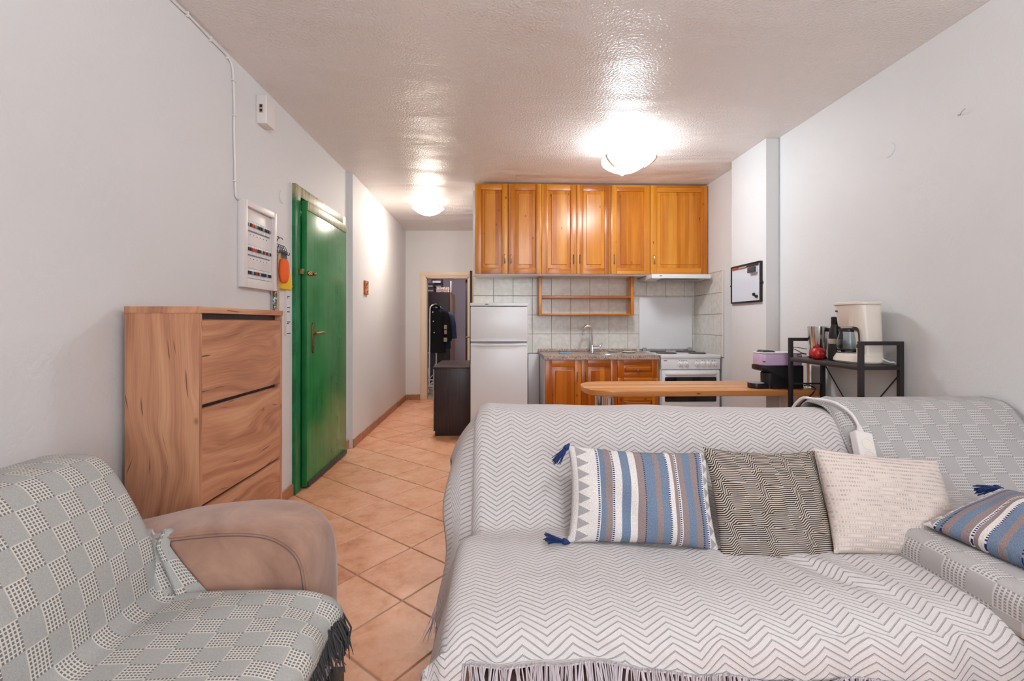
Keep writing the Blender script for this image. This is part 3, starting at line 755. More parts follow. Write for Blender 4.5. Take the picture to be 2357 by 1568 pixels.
# fridge
fr = thing('fridge', (.023, 4.5, 0), 'white two-door fridge freezer left of the worktop', 'fridge')
fx0, fx1, fy = -.247, .293, 4.25
MB().box(fx0+.004, fx1-.004, fy+.055, 4.775, .03, 1.335, .006).build('body', 'white', fr)
MB().box(fx0, fx1, fy+.004, 4.775, 1.318, 1.349, .008).build('top_cap', 'white', fr)
MB().box(fx0+.14, fx0+.17, fy+.0025, fy+.0045, 1.332, 1.338).build('lettering', 'ink', fr)
def fridge_door(z0, z1, hz0, hz1):
    d = MB().box(fx0+.003, fx1-.003, fy, fy+.05, z0, z1, .01, seg=3).build('door', 'white', fr)
    mb = MB(); mb.prism([(fx0+.01, fy-.004), (fx0+.05, fy-.004), (fx0+.13, fy-.017), (fx1-.13, fy-.017), (fx1-.05, fy-.004), (fx1-.01, fy-.004), (fx1-.01, fy+.004), (fx0+.01, fy+.004)], 'xy', hz0, hz1, .003)
    mb.build('grip', 'white', d)
fridge_door(.985, 1.312, .988, 1.003); fridge_door(.04, .972, .945, .962)
MB().box(fx0+.006, fx1-.006, fy+.012, fy+.06, .972, .985).build('gap_seal', 'grey', fr)
for s in (fx0+.05, fx1-.05): MB().cyl((s, 4.33, 0), (s, 4.33, .035), .02, 12).build('foot', 'black', fr)
# dark chest beside the fridge
ds = thing('low_dresser', (-.46, 5.1, 0), 'dark brown low dresser standing between fridge and bedroom door', 'dresser')
MB().box(-.63, -.27, 4.69, 4.708, 0, .69, .001, 'z').build('side_panel', 'wenge', ds)
MB().box(-.63, -.27, 5.47, 5.488, 0, .69, .001, 'z').build('side_panel', 'wenge', ds)
MB().box(-.655, -.262, 4.68, 5.50, .69, .708, .001, 'y').build('top_panel', 'wenge', ds)
MB().box(-.28, -.27, 4.708, 5.47, .02, .69).build('back_panel', 'wenge', ds)
for k in range(3):
    d = MB().box(-.65, -.632, 4.692, 5.486, .05+k*.213, .258+k*.213, .001, 'y').build('drawer', 'wenge', ds)
    MB().tube([(-.65, 5.02, .17+k*.213), (-.668, 5.02, .17+k*.213), (-.668, 5.16, .17+k*.213), (-.65, 5.16, .17+k*.213)], .004, 6).build('handle', 'steel', d)
MB().box(-.651, -.644, 4.6905, 4.692, .05, .69).build('edge_band', 'beige', ds)
# lower units
LY = 4.215
def base(xa, xb, label):
    t = thing('base_cabinet', ((xa+xb)/2, 4.5, 0), label, 'cabinet', 'pine base cabinets under the worktop')
    MB().box(xa, xb, LY+.021, YK-.012, .10, .82, .001).build('carcass', 'white_soft', t)
    MB().box(xa, xb, LY+.07, LY+.085, 0, .10).build('plinth', 'pine_dark', t)
    return t
t = base(.448, 1.128, 'two-door pine base cabinet under the sink')
cab_door(t, .452, .789, .105, .812, LY, 'pine_dark', .752, .615, 'brass', sw=.06)
cab_door(t, .791, 1.127, .105, .812, LY, 'pine_dark', .832, .615, 'brass', sw=.06)
t = base(1.13, 1.52, 'pine drawer unit between sink cabinet and cooker')
for z0, z1 in ((.652, .812), (.49, .648), (.30, .486), (.105, .296)):
    cab_door(t, 1.131, 1.517, z0, z1, LY, 'pine_dark', 1.325, (z0+z1)/2-.012, 'steel', knob=True, name='drawer', sw=.06)
wt = thing('worktop', (.98, 4.5, .82), 'speckled granite-look worktop with a sink over the pine base cabinets', 'worktop')
mb = MB(); sxc, syc, sr = 1.10, 4.50, .17
# slab with a round sink opening
n = 40; ring = [(sxc+sr*math.cos(2*PI*k/n), syc+sr*math.sin(2*PI*k/n)) for k in range(n)]
X0, X1, Y0, Y1 = .438, 1.525, 4.195, YK-.012
def edge_pt(a):
    dx, dy = math.cos(a), math.sin(a); ts = []
    if dx > 1e-9: ts.append((X1-sxc)/dx)
    if dx < -1e-9: ts.append((X0-sxc)/dx)
    if dy > 1e-9: ts.append((Y1-syc)/dy)
    if dy < -1e-9: ts.append((Y0-syc)/dy)
    t_ = min(ts); return (sxc+dx*t_, syc+dy*t_)
angs = sorted([2*PI*k/n for k in range(n)] + [math.atan2(y-syc, x-sxc) % (2*PI) for x in (X0, X1) for y in (Y0, Y1)])
outer = [edge_pt(a) for a in angs]; inner = [(sxc+sr*math.cos(a), syc+sr*math.sin(a)) for a in angs]
zt, zb = .858, .822
mb.rings([[(x, y, zt) for x, y in inner], [(x, y, zt) for x, y in outer], [(x, y, zb) for x, y in outer], [(x, y, zb) for x, y in inner]], cap=False, closed=True)
mb.build('slab', 'granite', wt, smooth=20)
MB().box(.438, 1.49, YK-.032, YK-.010, .858, .888, .004).build('upstand', 'granite', wt)
MB().box(.437, .4385, 4.195, YK-.012, .822, .858).build('end_strip', 'grey', wt)
sk = MB().lathe([(sr+.018, .0012), (sr+.016, .004), (sr-.006, .003), (sr-.012, -.02), (sr-.03, -.14), (.03, -.15), (.0, -.15)], (sxc, syc, zt), 40).build('sink_bowl', 'steel', wt)
# tap
tp = thing('kitchen_tap', (.985, 4.66, zt), 'chrome swan-neck kitchen tap behind the sink', 'tap')
tx, ty = .985, 4.66
MB().lathe([(.028, 0), (.028, .006), (.022, .012), (.019, .05), (.018, .075)], (tx, ty, zt), 20).build('base', 'chrome', tp)
MB().tube([(tx, ty, zt+.05), (tx, ty, zt+.22)] + [(tx-.045+.045*math.cos(a), ty-.01*math.sin(a), zt+.22+.055*math.sin(a)) for a in [PI*k/10 for k in range(1, 11)]] + [(tx-.092, ty, zt+.185)], [.012]*12+[.0125], 12).build('spout', 'chrome', tp)
MB().lathe([(.013, -.02), (.015, 0)], (tx-.093, ty, zt+.195), 12).build('aerator', 'chrome', tp)
mb = MB(); mb.tube([(tx, ty-.01, zt+.045), (tx+.075, ty-.01, zt+.047)], [.018, .02], 14); mb.build('valve_body', 'chrome', tp)
mb = MB(); mb.tube(bez([(tx+.07, ty-.01, zt+.05), (tx+.09, ty-.01, zt+.075), (tx+.096, ty-.01, zt+.095)], 4), [.012]*4+[.010]*4+[.006], 10); mb.build('lever', 'chrome', tp)
mb = MB(); mb.prism(rrect(.62, .73, 4.45, 4.52, .01), 'xy', zt, zt+.012, .004); tag(mb.build('dish_cloth', 'blue_cloth'), 'folded light blue cloth on the worktop left of the tap', 'cloth')
mb = MB(); mb.lathe([(.0, .001), (.05, .001), (.062, .008), (.064, .009), (.05, .005), (.0, .004)], (1.215, 4.70, zt), 24, cap=False); tag(mb.build('saucer', 'tray_white'), 'small white saucer behind the sink', 'saucer')
mb = MB(); mb.lathe([(.0, .001), (.055, .001), (.07, .009), (.072, .01), (.055, .005), (.0, .004)], (1.345, 4.58, zt), 24, cap=False); tag(mb.build('soap_dish', 'tray_white'), 'pale white dish right of the sink near the cooker', 'dish')
# cooker
ck = thing('cooker', (1.81, 4.5, 0), 'white electric cooker with raised lid in the kitchen corner', 'cooker')
cx0, cx1, cy = 1.535, 2.098, 4.19
MB().box(cx0+.004, cx1-.004, cy+.03, 4.775, .03, .835, .003).build('body', 'white', ck)
MB().box(cx0, cx1, cy, 4.775, .832, .862, .006).build('hob', 'white', ck)
for hx, hy, r in ((1.66, 4.40, .092), (1.66, 4.63, .075), (1.945, 4.62, .092), (1.955, 4.37, .075)):
    mb = MB(); mb.lathe([(r+.006, .862), (r+.006, .866), (r, .868), (r, .873), (r*.3, .873), (r*.25, .870), (0, .870)], (hx, hy, 0), 32); mb.build('hotplate', 'iron', ck)
lid = MB().box(cx0-.03+.005, cx1-.02, 4.765, 4.777, .885, 1.43, .004).build('lid', 'white', ck)
for s in (cx0+.03, cx1-.05): MB().box(s-.02, s+.02, 4.752, 4.785, .862, .90, .004).build('hinge', 'grey', lid)
MB().box(cx0+.002, cx1-.002, cy+.008, cy+.03, .728, .832, .003).build('control_panel', 'white', ck)
for kx in (1.715, 1.77, 1.875, 1.93, 1.985, 2.04):
    mb = MB()
    def kring(r, y, sq=1): return [(kx+r*math.cos(2*PI*q/20), y, .778+r*sq*math.sin(2*PI*q/20)) for q in range(20)]
    mb.rings([kring(.021, cy+.008), kring(.02, cy-.001), kring(.017, cy-.003)]); kn = mb.build('knob', 'white_soft', ck)
    MB().prism([(kx-.012, .786), (kx+.012, .79), (kx+.004, .760), (kx, .757)], 'xz', cy-.018, cy-.002, .003).build('pointer', 'white_soft', kn)
mb = MB(); mb.box(1.56, 1.592, cy+.0072, cy+.008, .804, .810)
for kx in (1.712, 1.73, 1.745, 1.76, 1.775, 1.873, 1.925, 1.95, 1.985, 2.02, 2.045): mb.box(kx-.004, kx+.004, cy+.0072, cy+.008, .806, .811)
mb.build('lettering', 'ink', ck)['kind'] = 'stuff'
od = MB().box(cx0+.008, cx1-.008, cy+.004, cy+.03, .20, .718, .004).build('oven_door', 'white', ck)
MB().prism(rrect(cx0+.035, cx1-.04, .425, .655, .012), 'xz', cy+.001, cy+.006, .001).build('window', 'glass_dark', od)
mb = MB(); mb.prism([(cx0+.03, cy+.004), (cx0+.08, cy-.022), (cx1-.08, cy-.022), (cx1-.03, cy+.004)], 'xy', .676, .702, .006); mb.build('handle', 'white_soft', od)
MB().box(cx0+.008, cx1-.008, cy+.008, cy+.03, .04, .192, .004).build('drawer', 'white', ck)
# breakfast bar
bar = thing('breakfast_bar', (1.33, 3.1, 0), 'pine breakfast bar with a rounded end on chrome legs', 'table')
by0, by1, bx1 = 2.862, 3.338, 2.108
yc = (by0+by1)/2; hr = (by1-by0)/2
out = [(bx1, by1)] + [(.585+hr*.9 - hr*.9*(abs(math.cos(a))**.75)*1.0, yc+hr*(1 if math.sin(a) > 0 else -1)*abs(math.sin(a))**.75) for a in [PI/2 + PI*k/24 for k in range(25)]]
out += arc(bx1-.03, by0+.03, .03, -90, 0, 4)
MB().prism(out, 'xy', .693, .73, .005, 'x', 3).build('top', 'pine_top', bar)
for ly in (3.245, 2.955):
    l = MB().lathe([(.045, 0), (.045, .006), (.03, .01), (.0285, .02), (.0285, .675), (.05, .683), (.05, .693)], (.735, ly, 0), 28).build('leg', 'chrome', bar)
# ---------------------------------------------------------------- ceiling lamps
def dish(name, c, r, sag, m, par, n=24, rx=0.0, ry=0.0, wave=0.0):
    mb = MB(); R = []
    for i in range(7):
        q = i/6; R.append([(r*q*math.cos(2*PI*k/n), r*q*math.sin(2*PI*k/n), sag*(q*q-1) + wave*q*q*math.sin(2*2*PI*k/n+.7)) for k in range(n)])
    R[0] = [(.004*math.cos(2*PI*k/n), .004*math.sin(2*PI*k/n), -sag) for k in range(n)]
    rot = Matrix.Rotation(rx, 3, 'X') @ Matrix.Rotation(ry, 3, 'Y')
    R = [[tuple(rot @ Vector(p) + Vector(c)) for p in r_] for r_ in R]
    mb.rings(R[:7], cap=False); o = mb.build(name, m, par)
    mb = MB(); up = rot @ Vector((0, 0, .005)); mb.rings([[tuple(Vector(p) + up) for p in r_] for r_ in R[:7]] + [R[6]], cap=False)
    mb.build('uplight_shield', 'white_soft', o); return o  # unseen sheet added to keep the shade's own glow off the ceiling
lk = thing('ceiling_lamp', LAMP_K, 'lit wavy glass ceiling lamp with wooden clips over the kitchen', 'ceiling lamp', 'ceiling lamps')
dish('glass_shade', (LAMP_K[0], LAMP_K[1], 2.405), .195, .095, 'lampK', lk, ry=math.radians(-4), rx=math.radians(3), wave=.022)
MB().lathe([(.07, 0), (.07, .03), (.0, .03)], (LAMP_K[0], LAMP_K[1], CH-.031), 24).build('ceiling_plate', 'white_soft', lk)
for a in (-30, 210, 90):
    ca, sa = math.cos(math.radians(a)), math.sin(math.radians(a))
    mb = MB(); mb.tube(bez([(LAMP_K[0]+ca*q, LAMP_K[1]+sa*q, z) for q, z in ((.125, 2.335), (.165, 2.355), (.205, 2.388), (.212, 2.412))], 5), [.004]+[.011]*13+[.012, .008], 10)
    mb.build('wooden_clip', 'beige', lk)
point_light('kitchen_bulb', (LAMP_K[0], LAMP_K[1], 2.465), 11, K_COL, .06)
lh = thing('ceiling_lamp', LAMP_H, 'lit round glass ceiling lamp in the hall', 'ceiling lamp', 'ceiling lamps')
dish('glass_shade', (LAMP_H[0], LAMP_H[1], 2.47), .18, .085, 'lampH', lh)
MB().lathe([(.09, 0), (.09, .03), (0, .03)], (LAMP_H[0], LAMP_H[1], CH-.031), 24).build('ceiling_plate', 'white_soft', lh)
for a in (200, 320, 80): MB().ball((LAMP_H[0]+.18*math.cos(math.radians(a)), LAMP_H[1]+.18*math.sin(math.radians(a)), 2.472), .010, 10, 6).build('clip', 'steel', lh)
point_light('hall_bulb', (LAMP_H[0], LAMP_H[1], 2.51), 8, H_COL, .04)
ll = thing('ceiling_lamp', LAMP_L_ASSUMED, 'lit round glass ceiling lamp assumed over the sofas', 'ceiling lamp', 'ceiling lamps')  # lamp out of view, assumed from how the light falls on the sofa
dish('glass_shade', (LAMP_L_ASSUMED[0], LAMP_L_ASSUMED[1], 2.44), .205, .085, 'lampL', ll)
MB().lathe([(.09, 0), (.09, .03), (0, .03)], (LAMP_L_ASSUMED[0], LAMP_L_ASSUMED[1], CH-.031), 24).build('ceiling_plate', 'white_soft', ll)
point_light('assumed_living_bulb', (LAMP_L_ASSUMED[0], LAMP_L_ASSUMED[1], 2.48), 50, L_COL, .05)  # bulb of the assumed living lamp, also out of view
lb = thing('ceiling_lamp', (-.7, 7.9, 2.47), 'unseen round lamp added to brighten the bedroom', 'ceiling lamp', 'ceiling lamps')  # unseen lamp, added only to brighten the dark bedroom
dish('glass_shade', (-.7, 7.9, 2.48), .17, .08, 'lampB', lb)
MB().lathe([(.09, 0), (.09, .03), (0, .03)], (-.7, 7.9, CH-.031), 24).build('ceiling_plate', 'white_soft', lb)
for lo, lx in (((LAMP_K), lk), ((LAMP_L_ASSUMED), ll)):
    MB().cyl((lo[0], lo[1], 2.335 if lx is lk else 2.36), (lo[0], lo[1], CH-.03), .006, 10).build('stem', 'steel', lx)
# ---------------------------------------------------------------- whiteboard on the pillar
X = 2.02
wb = thing('whiteboard', (X, 3.605, 1.325), 'small black-framed whiteboard hung on the white pillar', 'whiteboard')
MB().box(X-.012, X-.002, 3.40, 3.815, 1.335, 1.625).build('panel', 'board', wb)
for a, c, e, f in ((3.388, 3.402, 1.325, 1.635), (3.813, 3.827, 1.325, 1.635)): MB().box(X-.018, X, a, c, e, f, .001).build('frame_side', 'black', wb)
for e, f in ((1.323, 1.337), (1.623, 1.637)): MB().box(X-.018, X, 3.402, 3.813, e, f, .001).build('frame_rail', 'black', wb)
for y in (3.383, 3.832): MB().ball((X-.01, y, 1.475), .010, 10, 6).build('corner_peg', 'black', wb)
for y0_, y1_, m in ((3.42, 3.57, 'black'), (3.58, 3.69, 'label'), (3.70, 3.80, 'red')):
    mb = MB(); mb.tube([(X-.018, y0_, 1.614), (X-.018, y1_, 1.612)], .006, 8)
    tag(mb.build('marker_pen', m), {'black': 'black marker pen clipped along the whiteboard top', 'label': 'pale marker pen in the middle of the whiteboard top', 'red': 'red marker pen at the far end of the whiteboard top'}[m], 'marker', 'markers on the whiteboard')
er = thing('board_eraser', (X-.02, 3.475, 1.555), 'dark magnetic eraser in the top corner of the whiteboard', 'eraser')
MB().box(X-.042, X-.024, 3.435, 3.53, 1.555, 1.598, .004).build('grip', 'dark_grey', er); MB().box(X-.024, X-.012, 3.432, 3.533, 1.553, 1.60, .003).build('felt', 'paper', er)
for y, z, s in ((3.478, 1.385, 'upper of the two'), (3.442, 1.368, 'lower of the two')):
    mb = MB(); mb.tube([(X-.012, y, z), (X-.024, y, z)], .0115, 16); tag(mb.build('board_magnet', 'black'), s + ' round black magnets on the whiteboard', 'magnet', 'magnets on the whiteboard')

# ---------------------------------------------------------------- black rack by the right wall
ra = thing('metal_rack', (1.995, 2.58, 0), 'black metal rack with dark shelves by the right wall', 'rack')
ax0, ax1, ay0, ay1, ph = 1.879, 2.089, 2.285, 2.846, 1.068
q = .011
for X_, Y_ in ((ax0, ay0), (ax1, ay0), (ax0, ay1), (ax1, ay1)): MB().box(X_-q, X_+q, Y_-q, Y_+q, 0, ph, .002).build('post', 'blackm', ra)
for Y_ in (ay0, ay1):
    MB().box(ax0+q, ax1-q, Y_-q, Y_+q, ph-.02, ph, .001).build('top_bar', 'blackm', ra)
    MB().box(ax0+q, ax1-q, Y_-.006, Y_+.006, .770, .780, .001).build('cross_bar', 'blackm', ra)
for z in (.943, .635, .26):
    s = MB().box(ax0-q, ax1+q, ay0+q, ay1-q, z-.014, z, .001, 'y').build('shelf', 'dark_shelf', ra)
    for X_ in (ax0, ax1): MB().box(X_-q, X_+q, ay0+q, ay1-q, z-.024, z-.0145, .001).build('shelf_rail', 'blackm', s)
    for Y_ in (ay0, ay1): MB().box(ax0+q, ax1-q, Y_-q, Y_+q, z-.022, z-.002, .001).build('shelf_rail', 'blackm', s)
mb = MB(); mb.tube([(ax1+.004, ay1-.01, .90), (ax1+.004, ay0+.01, .27)], .0035, 6); mb.build('brace', 'blackm', ra)
mb = MB(); mb.tube([(ax1+.008, ay0+.01, .90), (ax1+.008, ay1-.01, .27)], .0035, 6); mb.build('brace', 'blackm', ra)
SZ = .943
# coffee maker
cm = thing('filter_coffee_maker', (1.99, 2.44, SZ), 'cream filter coffee maker with a glass jug on the black rack', 'coffee maker')
mb = MB()
def ov(cx, cy, a, b, z, n=32, p=2.6):
    return [(cx+a*(1 if math.cos(t)>0 else -1)*abs(math.cos(t))**(2/p), cy+b*(1 if math.sin(t)>0 else -1)*abs(math.sin(t))**(2/p), z) for t in [2*PI*k/n for k in range(n)]]
mb.rings([ov(1.99, 2.445, .078, .112, SZ+.002), ov(1.99, 2.445, .088, .122, SZ+.012), ov(1.99, 2.445, .086, .12, SZ+.026), ov(1.99, 2.445, .074, .106, SZ+.05), ov(1.99, 2.445, .06, .09, SZ+.054)])
mb.build('base', 'cream', cm)
mb = MB(); mb.rings([ov(2.005, 2.378, .06, .045, SZ+.03), ov(2.003, 2.378, .058, .042, SZ+.10), ov(1.998, 2.385, .062, .05, SZ+.2), ov(1.99, 2.40, .07, .062, SZ+.315)]); mb.build('column', 'cream', cm)
mb = MB(); mb.rings([ov(1.985, 2.465, .05, .066, SZ+.195), ov(1.985, 2.462, .057, .08, SZ+.203), ov(1.988, 2.447, .077, .111, SZ+.32), ov(1.988, 2.447, .07, .10, SZ+.321)]); mb.build('filter_housing', 'cream', cm)
mb = MB(); mb.rings([ov(1.988, 2.446, .079, .114, SZ+.318), ov(1.988, 2.446, .084, .119, SZ+.322), ov(1.988, 2.446, .084, .119, SZ+.331), ov(1.988, 2.446, .078, .113, SZ+.335)]); mb.build('lid', 'cream', cm)
MB().box(1.917, 1.9235, 2.498, 2.514, SZ+.282, SZ+.291).build('lettering', 'ink', cm)
jc = (1.975, 2.487)
MB().lathe([(.030, .055), (.052, .058), (.056, .075), (.056, .12), (.046, .165), (.046, .172), (.0435, .172), (.0435, .163), (.053, .12), (.053, .076), (.030, .060)], (jc[0], jc[1], SZ), 28).build('jug', 'glass', cm)
MB().lathe([(.048, .172), (.050, .176), (.048, .186), (.03, .19), (0, .19)], (jc[0], jc[1], SZ), 24).build('jug_lid', 'black', cm)
mb = MB(); hx, hy = jc[0]-.02, jc[1]-.05
mb.rings([[(p[0]+a*.010, p[1]+a*.006+c*0, p[2]+c*.009) for a, c in ((-1,-1),(1,-1),(1,1),(-1,1))] for p in bez([(hx, hy, SZ+.18), (hx-.012, hy-.03, SZ+.19), (hx-.018, hy-.062, SZ+.185), (hx-.02, hy-.072, SZ+.155), (hx-.018, hy-.07, SZ+.105), (hx-.012, hy-.05, SZ+.095)], 5)])
mb.build('jug_handle', 'black', cm)
mb = MB(); mb.tube(bez([(2.04, 2.34, SZ+.03), (2.06, 2.315, SZ+.015), (2.085, 2.31, SZ+.01), (2.10, 2.32, SZ-.04)], 5), .004, 6); mb.build('power_cord', 'white_soft', cm)
# bottle
bo = thing('thermos_bottle', (1.985, 2.60, SZ), 'black bottle with a beige paper band beside the coffee maker', 'bottle')
MB().lathe([(.030, .001), (.034, .006), (.034, .145), (.032, .165), (.022, .208), (.021, .213)], (1.985, 2.60, SZ), 28).build('body', 'black', bo)
MB().lathe([(.0215, .212), (.0225, .214), (.0225, .253), (.020, .256), (0, .256)], (1.985, 2.60, SZ), 24).build('cap', 'black', bo)
MB().lathe([(.0343, .098), (.0346, .10), (.0346, .126), (.0343, .128)], (1.985, 2.60, SZ), 28, cap=False).build('paper_band', 'label', bo)
# steel mug with handle
mu = thing('steel_mug', (1.998, 2.765, SZ), 'stainless steel mug with a black handle on the black rack', 'mug')
MB().lathe([(.044, .014), (.046, .018), (.0555, .198), (.0535, .199), (.044, .02), (0, .02)], (1.998, 2.765, SZ), 32, cap=False).build('cup', 'steel', mu)
MB().lathe([(.047, .001), (.048, .004), (.048, .013), (0, .015)], (1.998, 2.765, SZ), 28).build('base_ring', 'black', mu)
mb = MB(); mb.rings([[(p[0]+a*.006, p[1]+a*.006, p[2]+c*.011) if i < 6 else (p[0]+a*.006+c*.006, p[1]+a*.006-c*.006, p[2]) for a, c in ((-1,-1),(1,-1),(1,1),(-1,1))] for i, p in enumerate([Vector(p) for p in ((2.02, 2.72, SZ+.178), (2.03, 2.70, SZ+.178), (2.045, 2.675, SZ+.178), (2.05, 2.665, SZ+.165), (2.05, 2.663, SZ+.12), (2.05, 2.663, SZ+.09))])])
mb.build('handle', 'black', mu)
MB().prism([(2.705, SZ+.03), (2.735, SZ+.03), (2.735, SZ+.075), (2.705, SZ+.075)], 'yz', 1.945, 1.957, .002).build('label_patch', 'black', mu)
# wire trivet
tv = thing('wire_trivet', (1.96, 2.80, SZ), 'black wire trivet with looped handles under the steel mug', 'trivet')
mb = MB(); mb.tube(bez([(1.955, 2.80, SZ+.055), (1.925, 2.835, SZ+.062), (1.905, 2.852, SZ+.064), (1.900, 2.852, SZ+.054), (1.915, 2.842, SZ+.046), (1.935, 2.82, SZ+.03), (1.95, 2.80, SZ+.025)], 5), .0022, 6); mb.build('wire_loop', 'black', tv)
mb = MB(); mb.tube(bez([(1.95, 2.80, SZ+.022), (1.93, 2.82, SZ+.024), (1.915, 2.83, SZ+.016), (1.918, 2.828, SZ+.007), (1.935, 2.812, SZ+.005), (1.95, 2.80, SZ+.005)], 5), .0022, 6); mb.build('wire_loop', 'black', tv)
# pomegranate
pg = thing('pomegranate', (1.93, 2.675, SZ), 'red pomegranate lying in front of the steel mug', 'fruit')
mb = MB(); pc = (1.93, 2.672, SZ+.036); pr = .043
mb.rings([[(pc[0]+pr*r*(1+.04*math.cos(3*t))*math.cos(t), pc[1]+pr*r*(1+.04*math.cos(3*t+1))*math.sin(t), pc[2]+z) for t in [2*PI*k/22 for k in range(22)]] for r, z in ((.1,-.036),(.5,-.033),(.85,-.02),(1.0,0),(.92,.018),(.66,.031),(.3,.036),(.2,.035))])
mb.build('body', 'pom', pg, smooth=80)
mb = MB(); mb.lathe([(.008, .0), (.0075, .008), (.011, .014), (.0085, .0135), (.004, .006)], (pc[0]-.005, pc[1]-.004, pc[2]+.032), 10); mb.build('crown', 'pom', pg)
# capsule machine on the bar
cp = thing('capsule_machine', (1.86, 2.98, .73), 'lilac and black capsule coffee machine on the pine bar', 'coffee machine')
BZ = .731; y0, y1 = 2.915, 3.045
MB().prism(rrect(1.735, 2.015, y0, y1, .03), 'xy', BZ+.152, BZ+.228, .006, seg=3).build('lilac_shell', 'purple', cp)
MB().prism(rrect(1.735, 2.015, y0, y1, .03), 'xy', BZ+.229, BZ+.238, .004).build('top_rim', 'white_soft', cp)
MB().prism([(1.75, BZ+.238), (1.765, BZ+.252), (1.83, BZ+.249), (1.845, BZ+.238)], 'xz', y0+.03, y1-.03, .003).build('lever_flap', 'dark_grey', cp)
MB().prism([(1.735, BZ+.152), (1.735, BZ+.122), (1.76, BZ+.112), (1.80, BZ+.105), (1.80, BZ), (2.015, BZ), (2.015, BZ+.152)], 'xz', y0+.002, y1-.002, .006).build('body', 'black', cp)
MB().lathe([(.046, 0), (.048, .01), (.050, .10), (.045, .105)], (1.815, y0+.06, BZ), 24).build('column', 'black', cp)
MB().prism(rrect(1.682, 1.80, y0+.01, y1-.02, .035), 'xy', BZ, BZ+.032, .004).build('drip_tray', 'black', cp)
MB().prism(rrect(1.679, 1.77, y0+.007, y1-.017, .035), 'xy', BZ+.033, BZ+.037, .001).build('drip_grid', 'grey', cp)
MB().box(2.016, 2.075, y0+.012, y1-.012, BZ, BZ+.215, .008).build('water_tank', 'tank', cp)
MB().box(1.738, 1.758, y0-.0006, y0+.0002, BZ+.176, BZ+.181).build('lettering', 'ink', cp)
mb = MB(); mb.tube(bez([(2.02, y0+.01, .75), (2.045, y0, .755), (2.07, y0-.01, .742), (2.06, 2.875, .735), (2.02, 2.852, .70), (1.95, 2.85, .645), (1.91, 2.845, .58), (1.895, 2.84, .48), (1.89, 2.84, .3), (1.89, 2.9, .012)], 6), .0038, 8); mb.build('power_cord', 'black', cp)

# ---------------------------------------------------------------- bedroom
wd = thing('wardrobe', (-1.2, 8.6, 0), 'dark wardrobe seen through the bedroom doorway', 'wardrobe')
MB().box(-1.68, -.845, 8.32, 9.25, 0, 1.715, .002).build('carcass', 'beige', wd)
for a, c in ((-1.68, -1.265), (-1.262, -.845)): MB().box(a, c, 8.30, 8.32, .03, 1.715, .002, 'z').build('door', 'wenge', wd)
for nm, m, a, c, ya, z0, z1, lb in (('storage_box', 'box_dark', -1.36, -1.14, 8.36, 1.716, 1.795, 'dark box at the bottom of the pile on the wardrobe'),
        ('storage_box', 'box_dark', -1.34, -1.15, 8.37, 1.796, 1.885, 'smaller dark box resting on another dark box on the wardrobe'),
        ('storage_box', 'floral', -1.10, -.868, 8.36, 1.716, 1.81, 'red floral box on the wardrobe'),
        ('storage_box', 'box_dark', -1.145, -1.01, 8.45, 1.811, 1.868, 'flat dark box lying on the red floral box'),
        ('storage_box', 'box_plum', -1.21, -1.02, 8.5, 1.886, 1.985, 'plum and white box topmost on the wardrobe')):
    t = thing(nm, ((a+c)/2, ya+.12, z0), lb, 'box', 'boxes on the wardrobe')
    MB().box(a, c, ya, ya+.24, z0, z1, .002).build('carton', m, t)
    MB().box(a+.02, c-.02, ya-.002, ya, z0+.015, z0+(z1-z0)*.55).build('label_panel', 'paper' if m == 'box_plum' else ('grey' if m == 'box_dark' else 'label'), t)
MB_ = MB().box(-.855, -.832, 8.42, 8.62, 1.716, 1.93, .002); tag(MB_.build('white_frame', 'white_soft'), 'thin white frame standing upright at the wardrobe edge', 'frame')
gr = thing('clothes_rack', (-1.05, 7.8, 0), 'white tubular clothes rack on wheels in the bedroom', 'clothes rack')
MB().tube(bez([(-1.09, 7.42, .12), (-1.085, 7.42, .9), (-1.08, 7.42, 1.36), (-1.06, 7.45, 1.43), (-1.05, 7.55, 1.45), (-1.05, 8.1, 1.45), (-1.06, 8.2, 1.43), (-1.08, 8.22, 1.36), (-1.085, 8.22, .12)], 8), .0125, 10).build('rail', 'white_soft', gr)
for Y_ in (7.42, 8.22):
    MB().tube([(-1.36, Y_, .13), (-.98, Y_, .13)], .011, 8).build('foot_bar', 'white_soft', gr)
    MB().tube([(-1.20, Y_, .16), (-1.12, Y_, .24), (-1.10, Y_, .42)], .010, 8).build('stay', 'white_soft', gr)
    for X_ in (-1.34, -1.14):
        mb = MB(); mb.tube([(X_, Y_-.012, .052), (X_, Y_+.012, .052)], .048, 20); wv_ = mb.build('wheel', 'white_soft', gr)
        MB().tube([(X_, Y_-.014, .052), (X_, Y_+.014, .052)], .03, 14).build('hub', 'grey', wv_)
MB().box(-1.36, -1.09, 7.43, 8.2, .66, .675).build('wire_shelf', 'white_soft', gr)
